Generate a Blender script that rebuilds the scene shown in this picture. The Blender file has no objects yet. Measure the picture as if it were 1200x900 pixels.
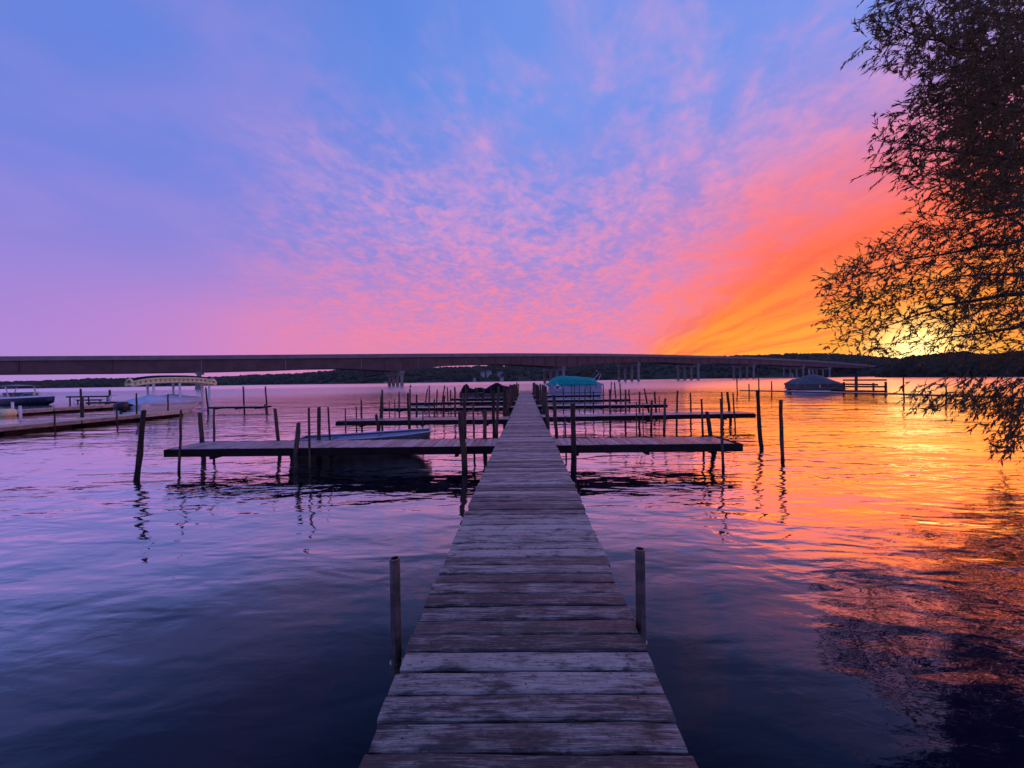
import bpy, math, random
import numpy as np
from math import radians as RAD, pi, sin, cos
from mathutils import Matrix, Vector

rng = random.Random(11)
nr = np.random.default_rng(5)
SC = bpy.context.scene
COL = SC.collection

# ------------------------------------------------------------------ camera
H = 1.97                                   # eye height above the lake, z = 0 is the water
F = 450.0                                  # focal length in pixels of a 1200 px wide frame
CM = (Matrix.Rotation(RAD(2.04), 4, 'Z') @ Matrix.Rotation(pi / 2 - RAD(0.61), 4, 'X')
      @ Matrix.Rotation(RAD(-0.84), 4, 'Z'))
cam_d = bpy.data.cameras.new('camera')
cam_d.sensor_width = 36.0
cam_d.lens = 36.0 * F / 1200.0
cam_d.clip_start = 0.05
cam_d.clip_end = 20000
cam = bpy.data.objects.new('camera', cam_d)
cam.matrix_world = Matrix.Translation((0, 0, H)) @ CM
COL.objects.link(cam)
SC.camera = cam
R3 = CM.to_3x3()


def ray(px, py):
    return R3 @ Vector(((px - 600) / F, -(py - 450) / F, -1.0))


def at(px, py, z):                         # sight line to a level plane
    d = ray(px, py)
    return Vector((0, 0, H)) + d * ((z - H) / d.z)


def atd(px, py, D):                        # sight line to a depth
    d = ray(px, py)
    return Vector((0, 0, H)) + d * (D / d.y)


# ------------------------------------------------------------------ node helper
def lin(r, g, b):
    f = lambda c: c / 12.92 if c <= 0.04045 else ((c + 0.055) / 1.055) ** 2.4
    return (f(r / 255), f(g / 255), f(b / 255), 1.0)


class V:
    def __init__(s, t, sock): s.t, s.s = t, sock
    def m(s, op, o=None, o2=None):
        n = s.t.nodes.new('ShaderNodeMath'); n.operation = op
        for i, x in enumerate((s, o, o2)):
            if x is None: continue
            if isinstance(x, V): s.t.links.new(x.s, n.inputs[i])
            else: n.inputs[i].default_value = x
        return V(s.t, n.outputs[0])
    def __add__(s, o): return s.m('ADD', o)
    def __radd__(s, o): return s.m('ADD', o)
    def __sub__(s, o): return s.m('SUBTRACT', o)
    def __rsub__(s, o): return (s * -1.0) + o
    def __mul__(s, o): return s.m('MULTIPLY', o)
    def __rmul__(s, o): return s.m('MULTIPLY', o)
    def __truediv__(s, o): return s.m('DIVIDE', o)
    def max(s, o): return s.m('MAXIMUM', o)
    def min(s, o): return s.m('MINIMUM', o)
    def pow(s, o): return s.m('POWER', o)
    def ss(s, a, b, c=0.0, d=1.0):
        n = s.t.nodes.new('ShaderNodeMapRange'); n.interpolation_type = 'SMOOTHSTEP'
        s.t.links.new(s.s, n.inputs['Value'])
        if a > b: a, b, c, d = b, a, d, c
        for k, x in zip(('From Min', 'From Max', 'To Min', 'To Max'), (a, b, c, d)): n.inputs[k].default_value = x
        return V(s.t, n.outputs[0])


def noise(t, vec, scale, detail=4, rough=0.55, dist=0.0, out='Fac'):
    n = t.nodes.new('ShaderNodeTexNoise')
    n.inputs['Scale'].default_value = scale
    n.inputs['Detail'].default_value = detail
    n.inputs['Roughness'].default_value = rough
    n.inputs['Distortion'].default_value = dist
    t.links.new(vec, n.inputs['Vector'])
    return V(t, n.outputs[out])


def comb(t, x, y, z):
    n = t.nodes.new('ShaderNodeCombineXYZ')
    for i, q in enumerate((x, y, z)):
        if isinstance(q, V): t.links.new(q.s, n.inputs[i])
        else: n.inputs[i].default_value = q
    return n.outputs[0]


def sep(t, vec):
    n = t.nodes.new('ShaderNodeSeparateXYZ'); t.links.new(vec, n.inputs[0])
    return [V(t, o) for o in n.outputs]


def mapping(t, vec, scale=(1, 1, 1), loc=(0, 0, 0), rot=(0, 0, 0)):
    n = t.nodes.new('ShaderNodeMapping')
    n.inputs['Scale'].default_value = scale
    n.inputs['Location'].default_value = loc
    n.inputs['Rotation'].default_value = rot
    t.links.new(vec, n.inputs['Vector'])
    return n.outputs[0]


def mix(t, fac, a, b, mode='MIX'):
    n = t.nodes.new('ShaderNodeMix'); n.data_type = 'RGBA'; n.blend_type = mode
    for idx, x in ((0, fac), (6, a), (7, b)):
        if isinstance(x, V): t.links.new(x.s, n.inputs[idx])
        elif isinstance(x, bpy.types.NodeSocket): t.links.new(x, n.inputs[idx])
        else: n.inputs[idx].default_value = x
    return n.outputs[2]


def ramp(t, fac, stops):
    n = t.nodes.new('ShaderNodeValToRGB')
    el = n.color_ramp.elements
    while len(el) < len(stops): el.new(0.5)
    for e, (p, c) in zip(el, stops): e.position = p; e.color = c if len(c) == 4 else (*c, 1)
    t.links.new(fac.s if isinstance(fac, V) else fac, n.inputs[0])
    return n.outputs[0]


# ------------------------------------------------------------------ world: sunset sky with high cloud lit from below
SUN_AZ = math.atan2(1055 - 616, 450)       # clockwise from +Y
SUN_EL = RAD(4.5)
W = bpy.data.worlds.new('World'); SC.world = W; W.use_nodes = True
t = W.node_tree; t.nodes.clear()
out = t.nodes.new('ShaderNodeOutputWorld'); bg = t.nodes.new('ShaderNodeBackground')
t.links.new(bg.outputs[0], out.inputs[0])
tc = t.nodes.new('ShaderNodeTexCoord')
dx, dy, dz0 = sep(t, tc.outputs['Generated'])
dz = dz0.max(0.0)
zz = dz.max(0.012)
VA = RAD(13.6)
a_ = dx * cos(VA) - dy * sin(VA)           # across the cloud streets
b_ = dx * sin(VA) + dy * cos(VA)           # along the cloud streets
u, v = a_ / zz, b_ / zz
rh = (dx * dx + dy * dy).m('SQRT').max(0.001)
cs = (dx * sin(SUN_AZ) + dy * cos(SUN_AZ)) / rh                      # cos of azimuth from the sunset
cg = (dx * sin(RAD(14)) + dy * cos(RAD(14))) / rh                     # cos of azimuth from the rosy middle
zq = dz + 0.14
sky_p = comb(t, a_ / zq, (b_ / zq) * 0.8, 0.0)
fan_p = comb(t, u, v * 0.45, 3.0)
n_big = noise(t, mapping(t, sky_p, (0.9, 0.9, 1)), 1.0, 3, 0.5)
n_mid = noise(t, sky_p, 2.4, 5, 0.55, 0.3)
n_fin = noise(t, mapping(t, sky_p, loc=(7, 3, 1)), 9.0, 4, 0.6, 0.5)
n_cur = noise(t, mapping(t, sky_p, loc=(2, 8, 5)), 22.0, 3, 0.6, 0.4)
n_fan = noise(t, fan_p, 3.2, 5, 0.58, 0.5)
n_str = noise(t, comb(t, u * 1.0 + n_mid * 0.6, v * 0.05, 0.0), 1.5, 4, 0.6)
base = ramp(t, dz, [(0.0, lin(176, 138, 212)), (0.10, lin(166, 131, 210)), (0.26, lin(136, 129, 212)),
                    (0.42, lin(98, 127, 216)), (0.60, lin(76, 126, 213)), (1.0, lin(48, 88, 184))])
rightw = cs.ss(-0.1, 0.95)
base = mix(t, rightw * dz.ss(0.2, 0.6) * 0.6, base, lin(126, 158, 238))
veil = n_big.ss(0.40, 0.72) * dz.ss(0.05, 0.3)
c = mix(t, veil * 0.38, base, lin(146, 134, 216))
c = mix(t, n_mid.ss(0.44, 0.66) * dz.ss(0.08, 0.3) * 0.26, c, lin(160, 138, 214))
c = mix(t, n_mid.ss(0.46, 0.30) * dz.ss(0.2, 0.4) * 0.30, c, lin(78, 128, 222))
# rosy band under the streets on the far side
rose = (u * -1.0 + n_mid * 1.6 - 0.8).ss(1.2, 6.5) * cg.ss(0.25, 0.96) * dz.ss(0.34, 0.10)
c = mix(t, rose * 0.85, c, lin(234, 130, 182))
low = dz.ss(0.34, 0.02) * cg.ss(0.50, 0.98)
c = mix(t, (low + (n_fin - 0.5) * 0.35 * low) * 0.95, c, lin(252, 124, 132))
wash = dz.ss(0.64, 0.14) * cg.ss(0.45, 0.97)
c = mix(t, wash * 0.5, c, lin(172, 138, 206))
# wisps fanning overhead
wisp = n_fan.ss(0.48, 0.70) * dz.ss(0.18, 0.40) * cg.ss(0.45, 0.97)
c = mix(t, wisp * 0.38, c, lin(190, 154, 214))
# dappled cloud lit pink
dap = (n_fin * 0.42 + n_mid * 0.26 + n_cur * 0.32).ss(0.40, 0.64)
reg = cg.ss(0.50, 0.95) * dz.ss(0.02, 0.12) * (n_fan * 0.5 + dz * -1.0 + 0.62).ss(0.16, 0.56)
c = mix(t, dap * reg * 0.82, c, mix(t, dz.ss(0.14, 0.46), lin(254, 128, 142), lin(216, 152, 204)))
gap = (n_mid * 0.5 + n_fin * 0.5).ss(0.47, 0.36) * reg
c = mix(t, gap * 0.16, c, lin(138, 130, 208))
# burning sheet towards the sunset
edge = u + (n_mid - 0.5) * 1.1 + (n_fin - 0.5) * 0.5
fire = edge.ss(0.35, 1.8) * cs.ss(0.76, 0.965) * dz.ss(0.50, 0.24)
coral = edge.ss(-0.5, 1.5) * cs.ss(0.55, 0.92) * dz.ss(0.56, 0.26)
c = mix(t, coral * 0.82, c, lin(252, 120, 126))
fcol = mix(t, dz.ss(0.03, 0.26), lin(253, 128, 22), lin(251, 100, 64))
bands = n_str.ss(0.44, 0.60) * dz.ss(0.28, 0.06)
fcol = mix(t, bands * 0.7, fcol, lin(255, 162, 42))
fcol = mix(t, n_str.ss(0.48, 0.36) * 0.6, fcol, lin(228, 88, 62))
fcol = mix(t, (n_fin - 0.5).ss(0.0, 0.2) * 0.25, fcol, lin(255, 140, 92))
c = mix(t, fire, c, fcol)
# yellow light at the horizon where the sun went down
sd = (sin(SUN_AZ) * cos(RAD(2.4)), cos(SUN_AZ) * cos(RAD(2.4)), sin(RAD(2.4)))
ang = (dx * sd[0] + dy * sd[1] + dz * sd[2]).min(1.0).m('ARCCOSINE')
g0 = (dz * dz * -420.0).m('EXPONENT') * cs.ss(0.88, 0.99)
g1 = (ang * ang * -75.0).m('EXPONENT')
g2 = (ang * ang * -480.0).m('EXPONENT')
c = mix(t, g0 * (0.45 + n_str * 0.5), c, lin(255, 186, 44))
c = mix(t, g1 * 0.5, c, lin(255, 172, 34))
c = mix(t, g2, c, (2.1, 1.5, 0.55, 1))
nish = t.nodes.new('ShaderNodeTexSky'); nish.sky_type = 'NISHITA'; nish.sun_disc = False
nish.sun_elevation = SUN_EL; nish.sun_rotation = SUN_AZ
c = mix(t, 0.003, c, nish.outputs[0], 'ADD')
t.links.new(c, bg.inputs['Color'])
bg.inputs['Strength'].default_value = 1.0

sun_d = bpy.data.lights.new('sun', 'SUN')
sun_d.energy = 0.34; sun_d.angle = RAD(44); sun_d.color = (1.0, 0.19, 0.025)
sun_o = bpy.data.objects.new('sun', sun_d); COL.objects.link(sun_o)
sun_v = Vector((sin(SUN_AZ) * cos(SUN_EL), cos(SUN_AZ) * cos(SUN_EL), sin(SUN_EL)))
sun_o.rotation_euler = sun_v.to_track_quat('Z', 'Y').to_euler()
sun_o.location = sun_v * 60

vs = SC.view_settings
vs.view_transform = 'Standard'; vs.look = 'None'; vs.exposure = 0.1; vs.gamma = 1.0
vs.use_curve_mapping = False
SC.render.engine = 'CYCLES'
SC.cycles.use_denoising = True
SC.cycles.max_bounces = 6
SC.cycles.sample_clamp_indirect = 6.0


# ------------------------------------------------------------------ materials
def new_mat(name):
    m = bpy.data.materials.new(name); m.use_nodes = True
    return m, m.node_tree, m.node_tree.nodes['Principled BSDF']


def put(t, sock, x):
    if isinstance(x, V): x = x.s
    if isinstance(x, bpy.types.NodeSocket): t.links.new(x, sock)
    else: sock.default_value = x


def bump(t, h, strength, dist, normal=None):
    n = t.nodes.new('ShaderNodeBump')
    n.inputs['Strength'].default_value = strength
    n.inputs['Distance'].default_value = dist
    put(t, n.inputs['Height'], h)
    if normal: t.links.new(normal, n.inputs['Normal'])
    return n.outputs[0]


def ocoord(t, off=True):
    q = t.nodes.new('ShaderNodeTexCoord').outputs['Object']
    if not off: return q, None
    oi = V(t, t.nodes.new('ShaderNodeObjectInfo').outputs['Random'])
    n = t.nodes.new('ShaderNodeVectorMath'); n.operation = 'ADD'
    t.links.new(q, n.inputs[0])
    t.links.new(comb(t, oi * 53.0, oi * 91.0, oi * 37.0), n.inputs[1])
    return n.outputs[0], oi


def wood_mat(name, axis, dark, light, warm, rough=0.6, grain=1.0, spec=0.35):
    m, t, p = new_mat(name)
    q, oi = ocoord(t)
    s = [34.0 * grain] * 3; s[axis] = 2.6
    g = noise(t, mapping(t, q, tuple(s)), 1.0, 6, 0.65, 0.6)
    s2 = [14.0] * 3; s2[axis] = 4.2
    blot = noise(t, mapping(t, q, tuple(s2)), 1.0, 6, 0.68, 0.4)
    s3 = [16.0] * 3; s3[axis] = 5.0
    knot = noise(t, mapping(t, q, tuple(s3), (3, 5, 1)), 1.0, 3, 0.5)
    fib = [190.0] * 3; fib[axis] = 9.0
    fibre = noise(t, mapping(t, q, tuple(fib)), 1.0, 2, 0.5)
    f = (g * 0.5 + blot * 0.62 + fibre * 0.42 + (oi - 0.5) * 0.34).ss(0.58, 0.92)
    c = mix(t, f, dark, light)
    w2 = (noise(t, mapping(t, q, (1.3, 1.3, 1.3), (9, 2, 4)), 1.0, 3, 0.5) + (oi * 7.3).m('FRACT') * 0.3 - 0.15).ss(0.45, 0.75)
    c = mix(t, w2 * 0.65, c, warm)
    c = mix(t, knot.ss(0.66, 0.76) * 0.8, c, tuple(x * 0.25 for x in dark[:3]) + (1,))
    speck = noise(t, mapping(t, q, tuple(30.0 if i == axis else 70.0 for i in range(3)), (1, 7, 3)), 1.0, 5, 0.72)
    c = mix(t, speck.ss(0.56, 0.70) * 0.35, c, light)
    c = mix(t, speck.ss(0.46, 0.34) * 0.75, c, tuple(x * 0.4 for x in dark[:3]) + (1,))
    c = mix(t, blot.ss(0.47, 0.35) * 0.8, c, tuple(x * 0.5 for x in dark[:3]) + (1,))
    put(t, p.inputs['Base Color'], c)
    put(t, p.inputs['Roughness'], (g * 0.3 + (rough - 0.12)))
    p.inputs['Specular IOR Level'].default_value = spec
    put(t, p.inputs['Normal'], bump(t, g * 0.6 + fibre * 0.35 + knot * 0.15 + blot * 0.5, 0.7, 0.014))
    return m


def stain(m):
    """dark wet band and weed where a post meets the water (object origin lies at the waterline)"""
    t = m.node_tree; p = t.nodes['Principled BSDF']; src = p.inputs['Base Color'].links[0].from_socket
    q = t.nodes.new('ShaderNodeTexCoord').outputs['Object']; z = sep(t, q)[2]
    f = (z + noise(t, q, 9.0, 3, 0.6) * 0.16 - 0.08).ss(0.16, 0.05)
    t.links.new(mix(t, f * 0.8, src, (0.012, 0.014, 0.008, 1)), p.inputs['Base Color'])


def plain(name, col, rough=0.5, var=0.25, scale=6.0, metal=0.0, bumps=0.0, spec=0.4):
    m, t, p = new_mat(name)
    q, oi = ocoord(t)
    n = noise(t, q, scale, 5, 0.6)
    put(t, p.inputs['Base Color'], mix(t, n.ss(0.3, 0.72), tuple(x * (1 - var) for x in col) + (1,), tuple(min(1, x * (1 + var)) for x in col) + (1,)))
    put(t, p.inputs['Roughness'], n * 0.25 + (rough - 0.1))
    p.inputs['Metallic'].default_value = metal
    p.inputs['Specular IOR Level'].default_value = spec
    if bumps: put(t, p.inputs['Normal'], bump(t, noise(t, q, scale * 2.5, 5, 0.6), bumps, 0.02))
    return m


M = {}
M['plank'] = wood_mat('weathered_plank', 0, (0.028, 0.021, 0.019, 1), (0.47, 0.385, 0.315, 1), (0.115, 0.062, 0.046, 1), 0.42, 1.5, 0.5)
M['fplank'] = wood_mat('weathered_finger_plank', 1, (0.08, 0.068, 0.068, 1), (0.36, 0.32, 0.32, 1), (0.18, 0.11, 0.10, 1), 0.34, 1.0, 0.5)
M['beam'] = wood_mat('dark_beam', 0, (0.008, 0.006, 0.006, 1), (0.03, 0.02, 0.018, 1), (0.02, 0.012, 0.01, 1), 0.8, 1.0, 0.15)  # near-black brown wood grain with little sheen
M['post'] = wood_mat('old_post_wood', 2, (0.030, 0.020, 0.016, 1), (0.12, 0.08, 0.06, 1), (0.11, 0.06, 0.035, 1), 0.75, 0.8)
stain(M['post'])
M['paleboard'] = wood_mat('pale_board_warm_lit', 1, (0.26, 0.20, 0.16, 1), (0.74, 0.58, 0.42, 1), (0.52, 0.36, 0.24, 1))  # pale wood, with warm sunset side light lifted into its colour
M['steel'] = plain('galvanised_pipe', (0.24, 0.20, 0.18), 0.34, 0.3, 14, 0.85, 0.06)
M['ruststeel'] = plain('weathering_steel', (0.135, 0.062, 0.052), 0.65, 0.25, 0.25)
M['concrete'] = plain('bridge_concrete', (0.27, 0.225, 0.20), 0.8, 0.2, 0.4)
M['parapet'] = plain('parapet_concrete', (0.24, 0.19, 0.17), 0.8, 0.2, 0.3)
M['asphalt'] = plain('asphalt', (0.05, 0.05, 0.05), 0.85)
M['white'] = plain('white_gelcoat', (0.78, 0.77, 0.75), 0.35, 0.06)
M['cream'] = plain('cream_warm_lit', (0.95, 0.76, 0.38), 0.5, 0.08)  # cream tinted yellow, so the warm low light sits in the colour
M['navy'] = plain('navy_hull', (0.012, 0.014, 0.035), 0.25, 0.2)
M['teal'] = plain('teal_canvas', (0.0, 0.33, 0.26), 0.85, 0.18, 3, 0, 0.4)
M['bluecover'] = plain('blue_paint', (0.035, 0.115, 0.26), 0.55, 0.25, 5, 0, 0.2)
M['palecover'] = plain('pale_blue_canvas', (0.50, 0.58, 0.70), 0.8, 0.12, 2.5, 0, 0.4)
M['blackcover'] = plain('black_tarpaulin', (0.008, 0.007, 0.009), 0.9, 0.3, 3, 0, 0.5, 0.1)
M['greycover'] = plain('grey_green_canvas', (0.10, 0.115, 0.12), 0.8, 0.25, 2.5, 0, 0.5)
M['greyside'] = plain('grey_side_canvas', (0.15, 0.115, 0.115), 0.8, 0.3, 2.0, 0, 0.4)
M['alu'] = plain('aluminium', (0.50, 0.50, 0.54), 0.4, 0.12, 4, 0.6)
M['panel'] = plain('silver_panel', (0.40, 0.41, 0.50), 0.4, 0.1, 4, 0.2)
M['olive'] = plain('olive_hull', (0.12, 0.13, 0.12), 0.5, 0.3, 4)
M['black'] = plain('black_plastic', (0.02, 0.02, 0.022), 0.3, 0.2)
M['glass'] = plain('tinted_screen', (0.03, 0.035, 0.05), 0.1, 0.1, 2, 0, 0, 0.6)
M['wall'] = plain('pale_house_wall', (0.36, 0.34, 0.33), 0.8, 0.15)
M['roof'] = plain('grey_roof', (0.10, 0.09, 0.09), 0.8, 0.2)
M['bark'] = wood_mat('willow_bark', 2, (0.035, 0.026, 0.02, 1), (0.13, 0.10, 0.08, 1), (0.09, 0.06, 0.04, 1), 0.85, 0.35)


def foliage_mat(name, c1, c2, scale):
    m, t, p = new_mat(name)
    q, _ = ocoord(t, False)
    n = noise(t, q, scale, 6, 0.65)
    n2 = noise(t, q, scale * 0.13, 3, 0.5)
    put(t, p.inputs['Base Color'], mix(t, (n * 0.6 + n2 * 0.4).ss(0.38, 0.62), c1, c2))
    p.inputs['Roughness'].default_value = 0.95
    p.inputs['Specular IOR Level'].default_value = 0.05
    put(t, p.inputs['Normal'], bump(t, n, 0.8, 2.0))
    return m


M['wood_far'] = foliage_mat('far_woodland', (0.022, 0.034, 0.026, 1), (0.06, 0.075, 0.045, 1), 0.16)
M['wood_near'] = foliage_mat('shore_woodland', (0.020, 0.026, 0.016, 1), (0.05, 0.055, 0.03, 1), 0.5)
M['ground'] = foliage_mat('grassy_bank', (0.035, 0.05, 0.02, 1), (0.085, 0.10, 0.045, 1), 3.0)

m, t, p = new_mat('willow_leaf')
geo = t.nodes.new('ShaderNodeNewGeometry')
rpi = V(t, geo.outputs['Random Per Island'])
lc = mix(t, rpi, (0.05, 0.06, 0.025, 1), (0.11, 0.115, 0.05, 1))
put(t, p.inputs['Base Color'], lc); p.inputs['Roughness'].default_value = 0.55
p.inputs['Specular IOR Level'].default_value = 0.3
tl = t.nodes.new('ShaderNodeBsdfTranslucent'); t.links.new(mix(t, rpi, (0.13, 0.08, 0.03, 1), (0.32, 0.18, 0.06, 1)), tl.inputs['Color'])
ms = t.nodes.new('ShaderNodeMixShader'); ms.inputs[0].default_value = 0.45
t.links.new(p.outputs[0], ms.inputs[1]); t.links.new(tl.outputs[0], ms.inputs[2])
t.links.new(ms.outputs[0], t.nodes['Material Output'].inputs['Surface'])
M['leaf'] = m

m, t, p = new_mat('lake_water')
q = t.nodes.new('ShaderNodeTexCoord').outputs['Object']
w1 = noise(t, mapping(t, q, (0.22, 0.50, 1), rot=(0, 0, RAD(-14))), 1.0, 2, 0.45, 0.3)
w2 = noise(t, mapping(t, q, (0.9, 2.1, 1), rot=(0, 0, RAD(9))), 1.0, 2, 0.5, 0.4)
w3 = noise(t, mapping(t, q, (3.0, 6.5, 1), rot=(0, 0, RAD(-6))), 1.0, 3, 0.5, 0.3)
patch = noise(t, mapping(t, q, (0.07, 0.16, 1), rot=(0, 0, RAD(12))), 1.0, 4, 0.55).ss(0.36, 0.62, 0.30, 1.35)
ox, oy, oz = sep(t, q)
rng_ = (ox * ox + oy * oy).m('SQRT')                  # open water is ruffled, the water among the docks is calm
ruff = rng_.ss(20.0, 95.0)
hgt = (w1 * 0.075 + (w2 * 0.054 + w3 * 0.0105) * patch) * (1.0 - ruff * 0.88) * rng_.ss(2.0, 10.0, 0.5, 1.0)
wn = bump(t, hgt, 1.0, 1.0)
t.nodes.remove(p)
lw = t.nodes.new('ShaderNodeLayerWeight'); lw.inputs['Blend'].default_value = 0.5
t.links.new(wn, lw.inputs['Normal'])
fac = V(t, ramp(t, V(t, lw.outputs['Facing']), [(0.0, (.006,) * 3), (0.30, (.012,) * 3), (0.44, (.045,) * 3), (0.56, (.17,) * 3), (0.67, (.54,) * 3), (0.80, (.84,) * 3), (1.0, (1.0,) * 3)]))
df = t.nodes.new('ShaderNodeBsdfDiffuse'); df.inputs['Color'].default_value = (0.004, 0.004, 0.016, 1)
gl = t.nodes.new('ShaderNodeBsdfGlossy'); gl.inputs['Color'].default_value = (1, 1, 1, 1); t.links.new((ruff * 0.19 + 0.02).s, gl.inputs['Roughness'])
t.links.new(wn, gl.inputs['Normal'])
ms = t.nodes.new('ShaderNodeMixShader'); t.links.new(fac.s, ms.inputs[0])
t.links.new(df.outputs[0], ms.inputs[1]); t.links.new(gl.outputs[0], ms.inputs[2])
t.links.new(ms.outputs[0], t.nodes['Material Output'].inputs['Surface'])
M['water'] = m


# ------------------------------------------------------------------ mesh helper
class MB:
    def __init__(s): s.v, s.f = [], []

    def add(s, vs_, fs):
        o = len(s.v); s.v += [tuple(x) for x in vs_]; s.f += [tuple(i + o for i in f) for f in fs]; return s

    def box(s, x0, x1, y0, y1, z0, z1, mat=None):
        vs_ = [Vector((x, y, z)) for z in (z0, z1) for y in (y0, y1) for x in (x0, x1)]
        if mat: vs_ = [mat @ q for q in vs_]
        return s.add(vs_, [(0, 2, 3, 1), (4, 5, 7, 6), (0, 1, 5, 4), (2, 6, 7, 3), (0, 4, 6, 2), (1, 3, 7, 5)])

    def loft(s, rings, closed=True, cap=True):
        n = len(rings[0]); vs_ = [p_ for r in rings for p_ in r]; fs = []
        for k in range(len(rings) - 1):
            for i in range(n if closed else n - 1):
                j = (i + 1) % n
                fs.append((k * n + i, k * n + j, (k + 1) * n + j, (k + 1) * n + i))
        if cap:
            fs.append(tuple(range(n - 1, -1, -1)))
            fs.append(tuple((len(rings) - 1) * n + i for i in range(n)))
        return s.add(vs_, fs)

    def tube(s, pts, rad, n=8, cap=True, jit=0.0):
        pts = [Vector(p_) for p_ in pts]
        if not hasattr(rad, '__len__'): rad = [rad] * len(pts)
        rings = []
        for i, p_ in enumerate(pts):
            d = (pts[min(i + 1, len(pts) - 1)] - pts[max(i - 1, 0)]).normalized()
            ref = Vector((1, 0, 0)) if abs(d.x) < 0.8 else Vector((0, 1, 0))
            e1 = d.cross(ref).normalized(); e2 = d.cross(e1)
            rings.append([p_ + (e1 * cos(2 * pi * k / n) + e2 * sin(2 * pi * k / n)) * rad[i] * (1 + rng.uniform(-jit, jit)) for k in range(n)])
        return s.loft(rings, True, cap)

    def build(s, name, mat, parent=None, smooth=False, loc=None):
        me = bpy.data.meshes.new(name); me.from_pydata(s.v, [], s.f); me.update()
        if smooth: me.polygons.foreach_set('use_smooth', [True] * len(me.polygons))
        if mat: me.materials.append(M[mat])
        o = bpy.data.objects.new(name, me); COL.objects.link(o)
        if loc is not None: o.location = loc
        if parent: o.parent = parent
        return o


def tag(o, label=None, cat=None, group=None, kind=None):
    for k, x in (('label', label), ('category', cat), ('group', group), ('kind', kind)):
        if x: o[k] = x
    return o


def empty(name, loc=(0, 0, 0), rz=0.0):
    o = bpy.data.objects.new(name, None); COL.objects.link(o)
    o.location = loc; o.rotation_euler = (0, 0, rz); o.empty_display_size = 0.2
    return o


# ------------------------------------------------------------------ setting: lake, hills, banks
mb = MB(); mb.add([(-2400, -60, 0), (2400, -60, 0), (2400, 2400, 0), (-2400, 2400, 0)], [(0, 1, 2, 3)])
tag(mb.build('lake_water', 'water'), 'calm rippled lake reflecting the sunset', kind='structure')

BANK = [(-120, -9), (-60, -6), (-25, -4), (-6, -2.2), (1.5, -1.7), (4.2, 0.2), (8.5, 4.7), (14.5, 9.3), (23, 15.2), (33, 21.5), (60, 37), (110, 66), (170, 92)]
mb = MB(); rows = []
for off, z in ((-0.7, -0.5), (0.25, 0.12), (1.3, 0.42), (5, 0.62), (14, 0.9), (60, 1.6)):
    r = []
    for i, (x, y) in enumerate(BANK):
        a = Vector(BANK[max(i - 1, 0)]); b = Vector(BANK[min(i + 1, len(BANK) - 1)])
        d = (b - a).normalized(); nrm = Vector((d.y, -d.x))
        q = Vector((x, y)) + nrm * off
        r.append((q.x, max(q.y, -58 if off < 60 else -90), z + rng.uniform(-0.05, 0.05)))
    rows.append(r)
mb.loft(rows, False, False)
tag(mb.build('shore_bank', 'ground', smooth=True), 'grassy lake bank', kind='structure')


def ico(sub):
    import bmesh
    bm = bmesh.new(); bmesh.ops.create_icosphere(bm, subdivisions=sub, radius=1.0)
    vv = np.array([q.co[:] for q in bm.verts]); ff = [[x.index for x in f.verts] for f in bm.faces]; bm.free()
    return vv, ff


ICO_V, ICO_F = ico(2)
ICO_F = np.array(ICO_F)


def blobs(name, mat, centres, radii, squash=0.85, rough=0.28, label=None, parent=None):
    """tree crowns of a far wood, joined"""
    vs_, fs, k = [], [], 0
    for c_, r in zip(centres, radii):
        d = 1 + nr.uniform(-rough, rough, len(ICO_V))
        q = ICO_V * d[:, None] * np.array([r, r, r * squash]) + np.array(c_)
        vs_.append(q); fs.append(ICO_F + k); k += len(ICO_V)
    me = bpy.data.meshes.new(name)
    me.from_pydata(np.concatenate(vs_).tolist(), [], np.concatenate(fs).tolist()); me.update()
    me.materials.append(M[mat])
    o = bpy.data.objects.new(name, me); COL.objects.link(o)
    tag(o, label, kind='stuff')
    if parent: o.parent = parent
    return o


def wooded_hill(name, prof, dist, depth, label, wlabel, mat, tree, n, seed):
    """a ridge: prof = [(px, py of the skyline)], dist(px) = distance of its shore"""
    g = np.random.default_rng(seed)
    pxs = np.linspace(prof[0][0], prof[-1][0], 140)
    pys = np.interp(pxs, [a for a, b in prof], [b for a, b in prof])
    cols = []
    for x, y in zip(pxs, pys):
        d = ray(x, y); hd = Vector((d.x, d.y)).length; dirv = Vector((d.x, d.y)) / hd
        D0 = dist(x); D1 = D0 + depth
        zt = H + d.z / hd * D1 - tree * 0.75
        col = []
        for k in range(9):
            s_ = k / 8
            zz_ = -0.3 + (zt + 0.3) * (sin(s_ * pi / 2) ** 0.9)
            q = dirv * (D0 + depth * s_ * 1.0)
            col.append((q.x, q.y, zz_ + (0.6 * g.normal() if 0 < k < 8 else 0)))
        q = dirv * (D1 + depth); col.append((q.x, q.y, zt * 0.6))
        cols.append(col)
    mb = MB(); mb.loft(cols, False, False)
    tag(mb.build(name, mat, smooth=True), label, kind='structure')
    C = np.array(cols)
    ci, ri = g.uniform(0, len(cols) - 1.01, n), g.uniform(0, 1, n) ** 0.8 * 7.95 + 0.05
    ce = []; ra = []
    for a, b in zip(ci, ri):
        i, j = int(a), int(b); fa, fb = a - i, b - j
        q = (C[i, j] * (1 - fa) + C[i + 1, j] * fa) * (1 - fb) + (C[i, j + 1] * (1 - fa) + C[i + 1, j + 1] * fa) * fb
        r = tree * g.uniform(0.45, 0.8); q[2] += r * 0.35 + 0.2
        ce.append(q); ra.append(r)
    blobs('woodland', mat, ce, ra, 0.9, 0.25, wlabel)


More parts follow.
